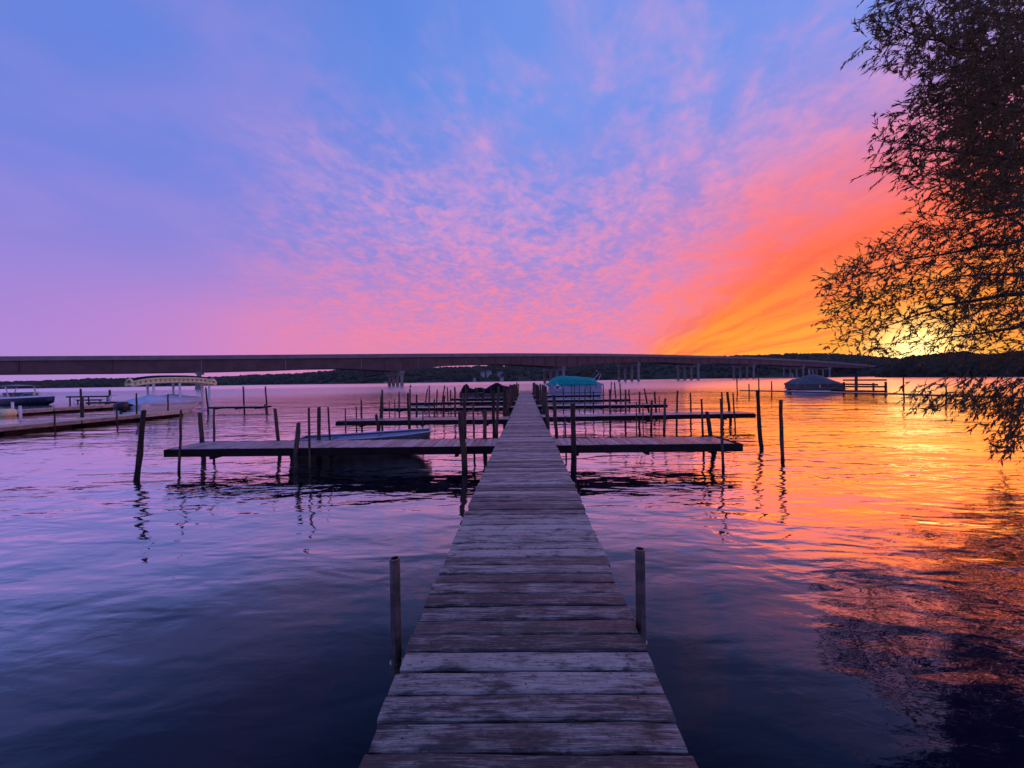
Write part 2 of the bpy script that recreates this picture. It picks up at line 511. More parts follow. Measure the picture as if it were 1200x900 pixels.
wooded_hill('hill_ridge', [(-330, 450.5), (-100, 449), (0, 448.3), (60, 446.5), (120, 444), (180, 443.5), (250, 442), (320, 439), (360, 437.5), (400, 433.5), (450, 430),
             (490, 431.5), (540, 430.5), (600, 428), (650, 427), (700, 426), (760, 423.5), (820, 420), (860, 417.5), (900, 416.5), (940, 414.5), (980, 415.6),
             (1020, 418.5), (1050, 421), (1100, 424), (1300, 425)],
            lambda x: np.interp(x, [-330, 0, 320, 420, 700, 1000, 1300], [900, 820, 700, 520, 500, 520, 560]), 190,
            'low hill ridge across the lake', 'far wooded hillside across the lake behind the bridge', 'wood_far', 6.0, 5200, 3)
wooded_hill('headland', [(1035, 433), (1052, 424.5), (1075, 419.5), (1100, 417.5), (1118, 416), (1150, 418), (1180, 416), (1210, 415), (1300, 412), (1500, 405)],
            lambda x: np.interp(x, [1035, 1100, 1300, 1500], [380, 330, 250, 190]), 26,
            'low headland below the sunset', 'dark wood on the headland below the sunset', 'wood_near', 6.5, 700, 8)


# ------------------------------------------------------------------ bridge
TOP = [(-330, 419.5), (0, 417.5), (228, 416.4), (467, 414.5), (600, 413.9), (700, 414.3), (760, 415.2), (815, 416.5), (878, 418.3), (938, 421.3), (969, 423.2), (1010, 426.6), (1050, 430.5)]
BOT = [(-330, 441), (0, 438.3), (120, 437.4), (228, 436), (320, 433.8), (360, 432.2), (400, 431.6), (440, 433.4), (467, 435.2), (500, 431), (540, 427.6), (580, 426.5),
       (610, 427), (640, 428.6), (665, 430), (690, 427), (735, 424.8), (780, 424.4), (800, 425.6), (825, 426.8), (845, 425.4), (878, 427), (895, 427), (938, 428.8), (969, 430), (1010, 431.4), (1050, 433.6)]
HGT = [(-330, 11.0), (0, 12.0), (467, 13.0), (657, 15.0), (745, 16.5), (878, 17.0), (938, 16.0), (969, 14.5), (1050, 8.0)]
ip = lambda tab, x: float(np.interp(x, [a for a, b in tab], [b for a, b in tab]))
ROW = Vector((-0.64, 0.77, 0))


def bridge_pt(px):
    y = ip(TOP, px)
    hor = 445.0 - (px - 616) * 0.01467
    d = ray(px, y); hz = ip(HGT, px)
    p_ = Vector((0, 0, H)) + d * (hz / d.z)
    zb = H + (ray(px, ip(BOT, px)).z / Vector(ray(px, ip(BOT, px))[:2]).length) * Vector(p_[:2]).length
    return p_, zb


br = empty('girder_bridge', (0, 180, 0)); inv = Matrix.Translation((0, -180, 0))
tag(br, 'long low highway bridge of dark steel girders on concrete piers across the lake', 'bridge')
WD = 18.0
pxs = [x for x in range(-330, 1051, 10)]
front, back, gird, girdb = [], [], [], []
for x in pxs:
    p_, zb = bridge_pt(x)
    sc = Vector(p_[:2]).length / 180
    rail = 1.15 * min(1.0, sc)
    n_ = ROW * WD
    c0 = inv @ p_
    tz, b0 = p_.z, zb
    # parapet + deck slab
    sec = [(0, tz), (0, tz - rail * 1.5), (0.9, tz - rail * 1.5), (0.9, tz - rail * 0.9 - 0.1), (0.35, tz - rail * 0.9 - 0.1), (0.35, tz)]
    front.append([c0 + Vector((0, 0, q[1] - p_.z)) + ROW * q[0] for q in sec])
    back.append([c0 + Vector((0, 0, q[1] - p_.z)) + ROW * (WD - q[0]) for q in sec])
    for lst, o_ in ((gird, 1.0), (girdb, WD - 1.6)):
        g0 = c0 + ROW * o_
        lst.append([g0 + Vector((0, 0, tz - rail * 1.5 - p_.z - 0.02)), g0 + Vector((0, 0, b0 + 0.3 - p_.z)), g0 - ROW * 0.35 + Vector((0, 0, b0 + 0.3 - p_.z)), g0 - ROW * 0.35 + Vector((0, 0, b0 - p_.z)),
                    g0 + ROW * 0.95 + Vector((0, 0, b0 - p_.z)), g0 + ROW * 0.95 + Vector((0, 0, b0 + 0.3 - p_.z)), g0 + ROW * 0.6 + Vector((0, 0, b0 + 0.3 - p_.z)), g0 + ROW * 0.6 + Vector((0, 0, tz - rail * 1.5 - p_.z - 0.02))])
for rr in (front, back): MB().loft(rr).build('parapet', 'parapet', br)
for rr in (gird, girdb): MB().loft(rr).build('girder', 'ruststeel', br)
deck = [[a[3] + ROW * 0.02, b[3] - ROW * 0.02, b[3] - ROW * 0.02 - Vector((0, 0, 0.45)), a[3] + ROW * 0.02 - Vector((0, 0, 0.45))] for a, b in zip(front, back)]
MB().loft(deck).build('road_deck', 'asphalt', br)
stiff = [236, 335, 424, 451, 474, 491, 512, 532, 547, 566, 582, 600, 612, 626, 640, 653, 666, 678, 690, 700, 711, 721, 731, 742, 752, 762, 772, 782, 792, 802, 812, 822, 832, 843, 856, 868, 880, 892, 904, 916]
for x in [-250, -120, 20, 130] + stiff:
    p_, zb = bridge_pt(x); q = inv @ p_ + ROW * 0.82
    MB().box(-0.16, 0.16, -0.2, 0.2, zb + 0.32 - p_.z, -1.9).build('stiffener', 'parapet' if x in (236, 424, 491, 547, 335) else 'ruststeel', br, loc=q)
for x, wc in ((228, 1.9), (467, 1.2), (657, 1.6), (745, 1.5), (815, 1.5), (880, 1.4), (938, 1.4), (969, 1.4)):
    p_, zb = bridge_pt(x + 4); q = inv @ p_
    pr = MB()
    for k, o_ in enumerate((0.4, WD - 1.6)):
        pr.box(-0.9, 0.9, -0.7, 1.5, -0.9, -0.02, Matrix.Translation(q + ROW * o_ + Vector((0, 0, zb - p_.z))))
    a0, a1 = q + ROW * 0.0, q + ROW * (WD - 0.2)
    zc = zb - p_.z - 0.9
    pr.loft([[a_0 + Vector((sx, 0, zc + sz)) for sx, sz in ((-0.8, 0), (0.8, 0), (0.8, -1.3), (-0.8, -1.3))] for a_0 in (a0, a1)])
    po = pr.build('pier', 'concrete', br)
    for k in range(4):
        cc = q + ROW * (0.7 + k * (WD - 1.8) / 3)
        zt = zc - 1.3 + 0.02
        hw = wc / 2
        MB().loft([[Vector((sx * hw * f_, sy * hw * f_, z)) for sx, sy in ((-1, -.7), (-.7, -1), (.7, -1), (1, -.7), (1, .7), (.7, 1), (-.7, 1), (-1, .7))]
                   for z, f_ in ((-1 - p_.z, 1.15), (0.9 - p_.z, 1.15), (0.92 - p_.z, 1.0), (zt, 0.92))]).build('column', 'concrete', po, loc=cc)

# ------------------------------------------------------------------ houses on the far shore
GH = 'small houses along the far shore'
for i, (x, y, w, s_) in enumerate([(566, 436.5, 6, 1), (573, 435.5, 7, 1), (586, 437, 8, 1), (588, 442.6, 5, 1), (556, 443.6, 4, 1), (352, 449.6, 6, 1), (376, 449.3, 5, 1),
                                   (396, 448.8, 4, 1), (425, 448.3, 5, 1), (452, 447.6, 5, 1), (1048, 431, 6, 0)]):
    D = 545 if y < 440 else 498
    if x < 420: D = 600 if x > 380 else 655
    p_ = atd(x, y, D * 0.98 if x < 1000 else 330); k = p_.y / F * w * 0.75
    h_ = empty('lakeside_house', (p_.x, p_.y, p_.z - k * 0.45), rng.uniform(-0.4, 0.4))
    tag(h_, {566: 'pale house up the far hillside, seen above the dark tarped boats', 573: 'wider pale house up the far hillside above the dark tarped boats', 586: 'pale house highest above the end of the walkway', 588: 'pale house at the waterline beyond the end of the walkway',
             556: 'small pale house at the waterline beyond the dark tarped boats', 1048: 'pale house on the dark headland under the sunset'}.get(x, 'tiny pale cottage at the far waterline under the bridge span'), 'house', GH)
    base_z = -k * 0.9
    MB().box(-k / 2, k / 2, -k * .35, k * .35, base_z, k * 0.45).build('wall', 'wall', h_)
    MB().add([(-k * .56, -k * .42, k * .45), (k * .56, -k * .42, k * .45), (k * .56, k * .42, k * .45), (-k * .56, k * .42, k * .45), (-k * .56, 0, k * .8), (k * .56, 0, k * .8)],
             [(0, 1, 5, 4), (2, 3, 4, 5), (0, 4, 3), (1, 2, 5), (0, 3, 2, 1)]).build('roof', 'roof', h_)
    for wx in (-0.27, 0.2):
        MB().box(k * wx - k * .07, k * wx + k * .07, -k * .37, -k * .34, k * .05, k * .28).build('window', 'glass', h_)

# ------------------------------------------------------------------ main dock
DW = 1.26; DZ = 0.54; PITCH = 0.1295


def deck_z(y):
    return H - float(np.interp(y, [-2, 1.45, 2.0, 2.5, 3.2, 4.4, 7.7, 10.9, 11.2, 21, 30, 48], [1.47, 1.445, 1.42, 1.40, 1.40, 1.365, 1.35, 1.40, 1.44, 1.47, 1.45, 1.42]))


def plank_mesh(L, w, th, axis, seed):
    g = random.Random(seed); mb = MB(); rings = []
    for i in range(7):
        s_ = i / 6; x = -L / 2 + L * s_
        zj = g.uniform(-0.0025, 0.0025); yj = g.uniform(-0.0022, 0.0022); ch = 0.006 + g.uniform(0, 0.006)
        e = 0.012 if i in (0, 6) else 0
        xs_ = x + (g.uniform(-0.006, 0.006) if i in (0, 6) else 0)
        sec = [(-w / 2 + yj, -th), (-w / 2 + yj, -ch), (-w / 2 + ch + yj, zj - e * .4), (0, zj + 0.0015 - e * .3), (w / 2 - ch + yj, zj - e * .4), (w / 2 + yj, -ch), (w / 2 + yj, -th)]
        rings.append([(xs_, a, b) if axis == 0 else (a, xs_, b) for a, b in sec])
    mb.loft(rings)
    if axis == 1: mb.f = [tuple(reversed(f)) for f in mb.f]
    me = bpy.data.meshes.new('plank'); me.from_pydata(mb.v, [], mb.f); me.update()
    me.materials.append(M['plank' if axis == 0 else 'fplank'])
    return me


def link_mesh(name, me, parent, loc, rot=(0, 0, 0)):
    o = bpy.data.objects.new(name, me); COL.objects.link(o); o.parent = parent; o.location = loc; o.rotation_euler = rot
    return o


dock = empty('plank_dock', (0, 0, 0))
tag(dock, 'long straight walkway dock of weathered grey cross planks running out into the lake', 'dock')
PL = [plank_mesh(DW + rng.uniform(-0.014, 0.014), PITCH - 0.009, 0.038, 0, 40 + i) for i in range(14)]
PLD = [plank_mesh(DW + rng.uniform(-0.02, 0.016), PITCH - 0.016, 0.038, 0, 70 + i) for i in range(6)]
y = -2.6; k = 0; far = MB()
BREAK = (5.02, 10.95, 16.6, 22.2)
while y < 48.0:
    gapx = 0.035 if any(abs(y - b) < PITCH / 2 for b in BREAK) else 0
    sl = (deck_z(y + 0.05) - deck_z(y - 0.05)) / 0.1
    loc = (-0.02 + rng.uniform(-0.008, 0.008), y, deck_z(y) + rng.uniform(-0.004, 0.004))
    rot = (math.atan(sl) + rng.uniform(-0.012, 0.012), rng.uniform(-0.003, 0.003), RAD(1.2) + rng.uniform(-0.006, 0.006))
    me = rng.choice(PLD) if rng.random() < 0.22 else rng.choice(PL)
    if y > 0.8 and k < 298:
        link_mesh('plank', me, dock, loc, rot); k += 1
    else:
        Mx = Matrix.Translation(loc) @ Matrix.Rotation(rot[2], 4, 'Z')
        far.add([Mx @ q.co for q in me.vertices], [tuple(f.vertices) for f in me.polygons])
    y += PITCH + gapx
if far.v: tag(far.build('far_planks', 'plank', dock), kind='stuff')
for s_ in (-0.53, -0.02, 0.49):
    ys = [-2.65, -1.7] + [i * 0.8 for i in range(-1, 60)] + [48.0]
    rings = [[(s_ + dx_, yy, deck_z(yy) + dz_) for dx_, dz_ in ((-.021, -.042), (.021, -.042), (.021, -.20), (-.021, -.20))] for yy in ys]
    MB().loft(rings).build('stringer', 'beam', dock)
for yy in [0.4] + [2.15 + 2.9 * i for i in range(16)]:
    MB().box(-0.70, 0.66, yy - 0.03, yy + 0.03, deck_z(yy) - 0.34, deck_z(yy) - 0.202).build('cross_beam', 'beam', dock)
nb = MB()
for k in range(34):
    yy = 0.9 + k * PITCH
    for xx in (-0.53, -0.02, 0.49):
        for o_ in (-0.03, 0.035):
            c_ = Vector((xx + rng.uniform(-.015, .015), yy + o_ + rng.uniform(-.008, .008), deck_z(yy) + 0.0012))
            nb.add([c_ + Vector((0.0055 * cos(a * pi / 3), 0.0055 * sin(a * pi / 3), 0.0035)) for a in range(6)], [tuple(range(6))])
tag(nb.build('nail_heads', 'black', dock), kind='stuff')

# pipes beside the dock
for (px, top, D, lab) in ((462.5, 654, 2.06, 'open steel pipe upright with a warm lit edge beside the first dock planks'),
                          (750, 643, 2.24, 'dark steel pipe upright with a pale open rim beside the first dock planks')):
    a = atd(px, top, D); x = a.x; r = 0.0275
    o = empty('steel_pipe', (x, D, 0)); tag(o, lab, 'pipe', 'steel pipes beside the dock')
    n = 28; rings = []
    for rr, z in ((r, -0.6), (r, a.z), (r * .80, a.z), (r * .80, a.z - 0.5)):
        rings.append([(rr * cos(2 * pi * i / n), rr * sin(2 * pi * i / n), z) for i in range(n)])
    MB().loft(rings, True, False).build('tube', 'steel', o)
    sgn = 1 if x < 0 else -1
    MB().tube([(0, 0, DZ - 0.16), (0, 0, DZ - 0.10)], r * 1.35, 14).build('collar', 'steel', o)
    MB().box(min(0, sgn * 0.13), max(0, sgn * 0.13), -0.025, 0.025, DZ - 0.15, DZ - 0.11).build('bracket', 'steel', o)


# ------------------------------------------------------------------ finger docks
def finger(x0, x1, y0, y1, z, label, fine, skew=0.0, th=0.17, tilt=0.0):
    """planks laid across, two stringers, an end board; (x0,x1) along, (y0,y1) across"""
    o = empty('finger_dock', (x0, (y0 + y1) / 2, 0), math.atan(skew)); tag(o, label, 'dock', 'finger docks')
    L = x1 - x0; w = y1 - y0
    zf = lambda x: z + tilt * (x / L)
    if fine:
        ms_ = [plank_mesh(w + rng.uniform(-.03, .03), 0.137, 0.036, 1, 900 + i + int(abs(x0) * 10)) for i in range(7)]
        n = int(abs(L) / 0.1436)
        for i in range(n):
            x = (i + 0.5) * 0.1436 * (1 if L > 0 else -1)
            link_mesh('plank', rng.choice(ms_), o, (x, rng.uniform(-.01, .01), zf(x) + rng.uniform(-.004, .004)), (rng.uniform(-.008, .008), -math.atan(tilt / L), rng.uniform(-.01, .01)))
    else:
        mb = MB(); n = int(abs(L) / 0.1436)
        for i in range(n):
            x = (i + 0.5) * 0.1436 * (1 if L > 0 else -1); yj = rng.uniform(-.02, .02); zj = zf(x) + rng.uniform(-.005, .005)
            mb.box(x - .068, x + .068, -w / 2 + yj, w / 2 + yj, zj - .036, zj)
        tag(mb.build('deck_planks', 'fplank', o), kind='stuff')
    for s_ in (-1, 1):
        yy = s_ * (w / 2 + 0.034)
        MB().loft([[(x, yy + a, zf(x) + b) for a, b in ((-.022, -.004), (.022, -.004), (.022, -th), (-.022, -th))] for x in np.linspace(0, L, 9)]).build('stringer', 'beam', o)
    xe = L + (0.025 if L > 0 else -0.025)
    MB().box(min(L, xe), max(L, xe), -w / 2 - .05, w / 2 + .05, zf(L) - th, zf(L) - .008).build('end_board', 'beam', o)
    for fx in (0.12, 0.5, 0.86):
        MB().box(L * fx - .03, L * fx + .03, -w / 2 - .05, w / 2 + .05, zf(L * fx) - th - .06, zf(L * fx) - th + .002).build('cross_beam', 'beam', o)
    return o


SIDE_A, SIDE_B = 'on the blue rowboat side', 'on the teal boat side'
ORD = ['first', 'second', 'third', 'fourth', 'fifth', 'sixth', 'seventh']
finger(-0.66, -8.05, 8.38, 9.42, 0.535, 'first finger dock along the walkway, with the blue rowboat tied behind it', True, 0.012)
finger(0.62, 4.62, 8.42, 9.38, 0.53, 'first finger dock along the walkway on the side without the rowboat', True, 0.01)
finger(-0.66, -7.0, 13.95, 15.0, 0.54, 'second finger dock along the walkway on the blue rowboat side', False)
finger(0.62, 8.75, 14.5, 15.5, 0.55, 'second finger dock along the walkway, long and empty on the teal boat side', False, 0.07)
finger(-0.66, -8.1, 20.7, 21.7, 0.5, 'third finger dock along the walkway on the blue rowboat side', False, -0.05)
finger(0.62, 7.6, 21.0, 21.9, 0.52, 'third finger dock along the walkway on the teal boat side', False)
finger(-0.66, -7.9, 26.1, 27.0, 0.5, 'fourth finger dock along the walkway on the blue rowboat side', False)
finger(0.62, 7.2, 26.9, 27.8, 0.52, 'fourth finger dock along the walkway on the teal boat side', False)
finger(-0.66, -6.2, 31.4, 32.3, 0.5, 'fifth finger dock along the walkway beside the dark tarped boats', False)
finger(0.62, 6.4, 33.6, 34.5, 0.55, 'fifth finger dock along the walkway beside the teal covered boat', False)
finger(-0.66, -6.2, 41.5, 42.4, 0.5, 'last finger dock of the walkway behind the dark tarped boats', False)
finger(0.62, 7.4, 43.0, 43.9, 0.52, 'last finger dock of the walkway behind the teal covered boat', False)


# ------------------------------------------------------------------ posts
def post(xt, yt, xb, D, w, label, group='mooring posts in the lake', yb=None, mat='post', name='mooring_post'):
    top = atd(xt, yt, D)
    zb = -0.7
    b = atd(xb, 445 + 1.97 * 450 / D - (xb - 616) * 0.0147, D)
    r = w * D / F / 2 * 1.02
    n = 7; pts = []; rad = []
    amp = min(0.03, r * 0.5)
    jx = [0] + [rng.uniform(-amp, amp) for _ in range(n - 1)] + [0]
    base = Vector((b.x, D, 0)); bot = base + (base - top) * (0.7 / max(0.5, top.z))
    for i in range(n + 1):
        s_ = i / n
        q = bot.lerp(top, s_); q.x += jx[i] * 0.5; q.y += jx[(i + 3) % n] * 0.5
        pts.append(q - base); rad.append(r * (1.12 - 0.2 * s_) * rng.uniform(0.92, 1.07))
    rad[-1] *= 0.94; pts.append(pts[-1] + Vector((rng.uniform(-.2, .2) * r, 0, r * 0.25))); rad.append(r * 0.62)
    mb = MB().tube(pts, rad, 8 if r > 0.03 else 6, True, 0.10)
    o = mb.build(name, mat, loc=base)
    return tag(o, label, 'post', group)


NTH = ['first', 'second', 'third', 'fourth', 'fifth', 'sixth', 'seventh', 'eighth', 'ninth', 'tenth']


def row_posts(lst, text, group='mooring posts in the lake'):
    """posts of one row, named by their order out from the walkway"""
    for k, (x, y, xb, D, w) in enumerate(sorted(lst, key=lambda q: abs(q[0] - 616) / 1)):
        post(x, y, xb, D, w, f'{NTH[k]} slim post out from the walkway ' + text if len(text.split()) < 10 else f'{NTH[k]} slim post from the walkway ' + text, group)


A1 = "of the rowboat's finger dock"
post(169, 481.5, 161, 7.75, 5.4, 'lone stout leaning mooring post in open water off the first finger dock')
post(212.5, 481, 210, 8.25, 2.8, 'thin pole crossing the open end ' + A1)
post(234, 484, 239, 9.75, 4.6, 'stout crooked mooring post behind the open end ' + A1)
post(251, 479, 251, 9.7, 2.4, 'thin straight pole behind the open end ' + A1)
post(322.5, 479, 328, 10.3, 3.8, 'leaning mooring post behind the middle ' + A1)
post(349.5, 496, 345, 8.22, 5.4, 'stout short mooring post before the stern of the blue rowboat')
post(362, 478, 363.5, 8.25, 2.6, 'thin tall pole before the stern of the blue rowboat')
post(374, 477.5, 374, 9.62, 4.4, 'stout mooring post between the first finger dock and the blue rowboat')
post(384.5, 477, 388, 9.6, 2.3, 'thin pole between the first finger dock and the blue rowboat')
post(539.3, 483, 545, 8.2, 6.6, 'thick dark mooring post standing before the first finger dock near the walkway')
post(544, 467, 544.6, 13.6, 3.8, 'mooring post with a pale cap beyond the bow of the blue rowboat')
post(554.5, 473, 556, 9.75, 2.4, 'thin pole behind the root ' + A1)
post(568.5, 481, 568.5, 9.9, 4.4, 'short stout mooring post behind the root ' + A1)
post(578, 458, 579.5, 10.2, 3.9, 'tall mooring post with a lit edge beside the walkway behind the first finger dock')
post(584.5, 453.5, 582, 13.2, 3.3, 'tall pale brown mooring post beside the walkway at the second finger dock')
B1 = 'of the second finger dock, rowboat side'
post(404.8, 479, 405.2, 13.75, 1.7, 'thin pole crossing the open end ' + B1)
row_posts([(x, y, xb, 15.25, w) for x, y, xb, w in ((417.5, 476.5, 418, 1.5), (423.2, 468.5, 424, 2.2), (446.7, 464, 444.8, 2), (448, 457, 448, 2.4))],
          'behind ' + B1[3:])
post(441, 486, 444, 13.7, 3.6, 'short crooked mooring post before the middle ' + B1)
post(478, 461, 479.6, 13.7, 3.0, 'tall mooring post before the middle ' + B1)
post(480.3, 455.5, 480.3, 15.25, 2.0, 'tallest slim post right behind the middle ' + B1)
post(495.5, 480, 495.5, 13.75, 1.5, 'thin short pole before the inner half ' + B1)
C1 = 'of the third finger dock on the blue rowboat side'
row_posts([(x, y, xb, 20.45, w) for x, y, xb, w in ((456, 470, 456.5, 1.1), (462.5, 468, 463, 1.2), (467.5, 459, 468, 1.8), (488.3, 463, 488.3, 2.2), (509, 468, 509, 1.9), (520.5, 464, 520, 2.3), (533, 454, 533.5, 2.2), (502.9, 452, 502.8, 1.6))],
          'along the third finger dock, rowboat side')
row_posts([(x, y, xb, D, 1.6) for x, y, xb, D in ((501, 456, 497.5, 25.7), (512.5, 456.5, 511.5, 25.8), (521.3, 452, 516.5, 25.7), (524, 454, 525.5, 27.4), (528, 457, 528, 27.4), (541, 456, 541, 25.8), (545.5, 452, 546, 27.4), (559, 455, 560, 27.3), (566, 456, 565, 25.8))],
          'along the fourth finger dock, rowboat side')
row_posts([(x, y, x + rng.uniform(-1, 1), D, 1.3) for x, y, D in ((548, 455, 31.1), (557, 454, 32.6), (567, 455, 31.1), (575, 453, 32.7))],
          'by the dark tarped boats')
A2 = 'of the first finger dock, teal boat side'
post(671.3, 473.3, 672.5, 8.2, 6.2, 'thick dark mooring post standing before the root ' + A2)
post(649, 463.5, 653, 10.4, 4.1, 'tall stout post beside the walkway behind the first finger dock, teal boat side')
post(662, 488, 663.5, 9.7, 2.0, 'short thin pole behind the root ' + A2)
post(639.5, 461, 642.2, 14.0, 3.9, 'leaning stout post beside the walkway at the second finger dock, teal boat side')
post(845, 467.5, 847.2, 8.3, 2.9, 'thin tall pole crossing the open end ' + A2)
post(828.5, 483, 836.5, 9.7, 4.8, 'thick leaning mooring post behind the open end ' + A2)
post(822, 468, 824.8, 9.7, 2.4, 'thin pole behind the open end ' + A2)
B2 = 'the second finger dock, teal boat side'
row_posts(((763.7, 469.5, 763, 14.3, 2.6), (779.5, 467, 778.3, 14.35, 3.0), (745.5, 471, 746, 14.2, 1.3), (753.5, 472, 753.5, 14.3, 1.3), (859, 460, 861.5, 14.9, 1.7)), 'in front of ' + B2)
row_posts(((794, 458, 793, 16.1, 2.1), (809, 461, 809.7, 16.2, 2.1), (845.7, 459.5, 847.5, 16.5, 1.9), (852.5, 459.5, 856, 16.5, 2.9), (749.5, 459, 749, 15.9, 2.2), (733, 457, 733, 15.9, 2.2), (714.3, 456.5, 715.3, 15.8, 2.0)), 'behind ' + B2)
row_posts(((685.5, 455, 685.5, 20.8, 1.4), (695.5, 459, 695.5, 20.8, 1.6), (767, 459, 769, 22.2, 2.2), (772.5, 464, 772.5, 20.8, 1.0), (755, 455.5, 760.5, 22.2, 1.9), (673, 452, 673, 22.2, 1.1), (707, 451, 707, 22.2, 1.3), (660, 455, 660.5, 20.8, 1.4)), 'along the third finger dock, teal boat side')
row_posts(((716.5, 447.5, 715, 28.1, 1.3), (720, 448, 722.5, 28.1, 1.7), (726.6, 449.5, 727.8, 26.7, 1.7), (737, 456.5, 738.2, 26.7, 1.6), (679, 452, 679, 26.7, 1.0), (670, 451, 670, 26.7, 0.9), (692, 453, 692, 28.1, 1.1)), 'along the fourth finger dock, teal boat side')
# posts flanking the walkway further out
FD = (8.9, 14.6, 21.3, 26.9, 32.5, 42.5)
for s_, side in ((-1, 'rowboat side'), (1, 'teal boat side')):
    for i in range(15):
        D = 16.4 + i * 2.05 + rng.uniform(-.5, .5)
        X = s_ * rng.uniform(0.80, 0.95) - 0.02
        px = 616 + X / D * F
        yt = 445 + (1.97 - rng.uniform(1.45, 1.72)) / D * F
        post(px, yt, px + rng.uniform(-1, 1), D, rng.uniform(.11, .16) / D * F, ('mooring post against the walkway between the %s and %s finger docks, %s' % (NTH[sum(D > q for q in FD) - 1], (NTH + ['last'])[min(5, sum(D > q for q in FD))], side)) if D < 42 else 'mooring post against the outermost stretch of walkway, ' + side)
# lone posts in the orange water
post(887.5, 457.5, 892, 10.7, 4.0, 'slightly bent lone post standing in the orange water', yb=523)
post(915, 469, 916.8, 9.05, 3.8, 'straight lone post standing in the orange water nearer the first finger dock')
# ------------------------------------------------------------------ boats
def hull_mesh(L, W, H0, H1, flat=False, n=13, tr=0.9, inset=0.0, zfloor=None):
    """stern at x=0, bow at x=L; sections from keel to gunwale"""
    mb = MB(); rings = []
    for i in range(n):
        s_ = i / (n - 1)
        wv = W / 2 * ((tr + (1 - tr) * min(1, s_ * 2.2)) if s_ < 0.45 else (1 - ((s_ - 0.45) / 0.55) ** (2.6 if not flat else 3.5) * (0.97 if not flat else 0.45)))
        wv = max(0.03, wv - inset)
        h = H0 + (H1 - H0) * s_ ** 2
        kz = (-0.14 if flat else -0.28) + (0.30 if not flat else 0.42) * max(0, (s_ - 0.6) / 0.4) ** 2 * (1 if flat else 2.0)
        kz = min(kz, h - 0.12)
        x = L * s_ + (0.0 if flat else 0.0)
        cb = 0.78 if flat else 0.62
        sec = [(-wv, h), (-wv * 0.97, kz + (h - kz) * 0.45), (-wv * cb, kz + 0.05), (0, kz - (0 if flat else 0.06)), (wv * cb, kz + 0.05), (wv * 0.97, kz + (h - kz) * 0.45), (wv, h)]
        rings.append([(x - (0.0 if flat else 0.0) + 0.12 * s_ * (b - kz), a, b) for a, b in sec])
    mb.loft(rings, False, False)
    f0 = tuple(range(7)); mb.f.append(f0); k = (n - 1) * 7; mb.f.append(tuple(k + i for i in range(6, -1, -1)))
    return mb, rings


def rim(rings, w, h):
    mb = MB()
    for e in (0, 6):
        pts = [Vector(r[e]) for r in rings]; mb.tube(pts, w, 6)
    mb.tube([rings[0][0], rings[0][6]], w, 6); mb.tube([rings[-1][0], rings[-1][6]], w, 6)
    return mb


# blue rowboat tied behind the first finger dock
bow = Vector((-2.72, 10.62, 0)); stern = Vector((-6.1, 10.02, 0))
d = bow - stern; L = d.length
ob = empty('rowboat', (stern.x, stern.y, 0), math.atan2(d.y, d.x)); tag(ob, 'flat blue rowboat with a pale rim tied behind the first finger dock', 'rowboat')
mb, rg = hull_mesh(L, 1.2, 0.48, 0.60, True, 13, 0.92)
mb.build('hull', 'olive', ob, True)
rim(rg, 0.022, 0.02).build('gunwale', 'alu', ob, True)
fl = MB(); fl.loft([[Vector(r[0]) + Vector((0, .02, -.05)), Vector(r[0]) * .5 + Vector(r[6]) * .5 + Vector((0, 0, -.015)), Vector(r[6]) + Vector((0, -.02, -.05))] for r in rg], False, False)
fl.build('cover', 'bluecover', ob, True)
for sx in (0.28, 0.62):
    MB().tube([(L * sx, -0.57, 0.455 + .12 * sx * sx), (L * sx, 0, 0.485 + .12 * sx * sx), (L * sx, 0.57, 0.455 + .11 * sx * sx)], 0.014, 6).build('strap', 'bluecover', ob, True)


def cover_loft(L, W, zb, prof, n=17, sag=0.05, seed=1, ends=0.75):
    """canvas over a boat: prof = [(s, ridge height)], draped with folds"""
    g = random.Random(seed); mb = MB(); rings = []
    for i in range(n):
        s_ = i / (n - 1)
        h = float(np.interp(s_, [a for a, b in prof], [b for a, b in prof]))
        wv = W / 2 * (1 if 0.12 < s_ < 0.8 else (ends + (1 - ends) * (s_ / 0.12 if s_ <= 0.12 else (1 - s_) / 0.2)))
        f = g.uniform(-sag, sag) * 0.6
        sec = [(-wv * 1.02, zb - 0.10 + g.uniform(-.03, .03)), (-wv * 1.03, zb), (-wv * 0.72, zb + (h - zb) * 0.56 + f), (-wv * 0.3, zb + (h - zb) * 0.88 + f * .6), (0, h + f * .3),
               (wv * 0.3, zb + (h - zb) * 0.88 - f * .6), (wv * 0.72, zb + (h - zb) * 0.56 - f), (wv * 1.03, zb), (wv * 1.02, zb - 0.10 + g.uniform(-.03, .03))]
        rings.append([(L * s_, a, b) for a, b in sec])
    mb.loft(rings, False, False)
    mb.f.append(tuple(range(9))); k = (n - 1) * 9; mb.f.append(tuple(k + i for i in range(8, -1, -1)))
    return mb


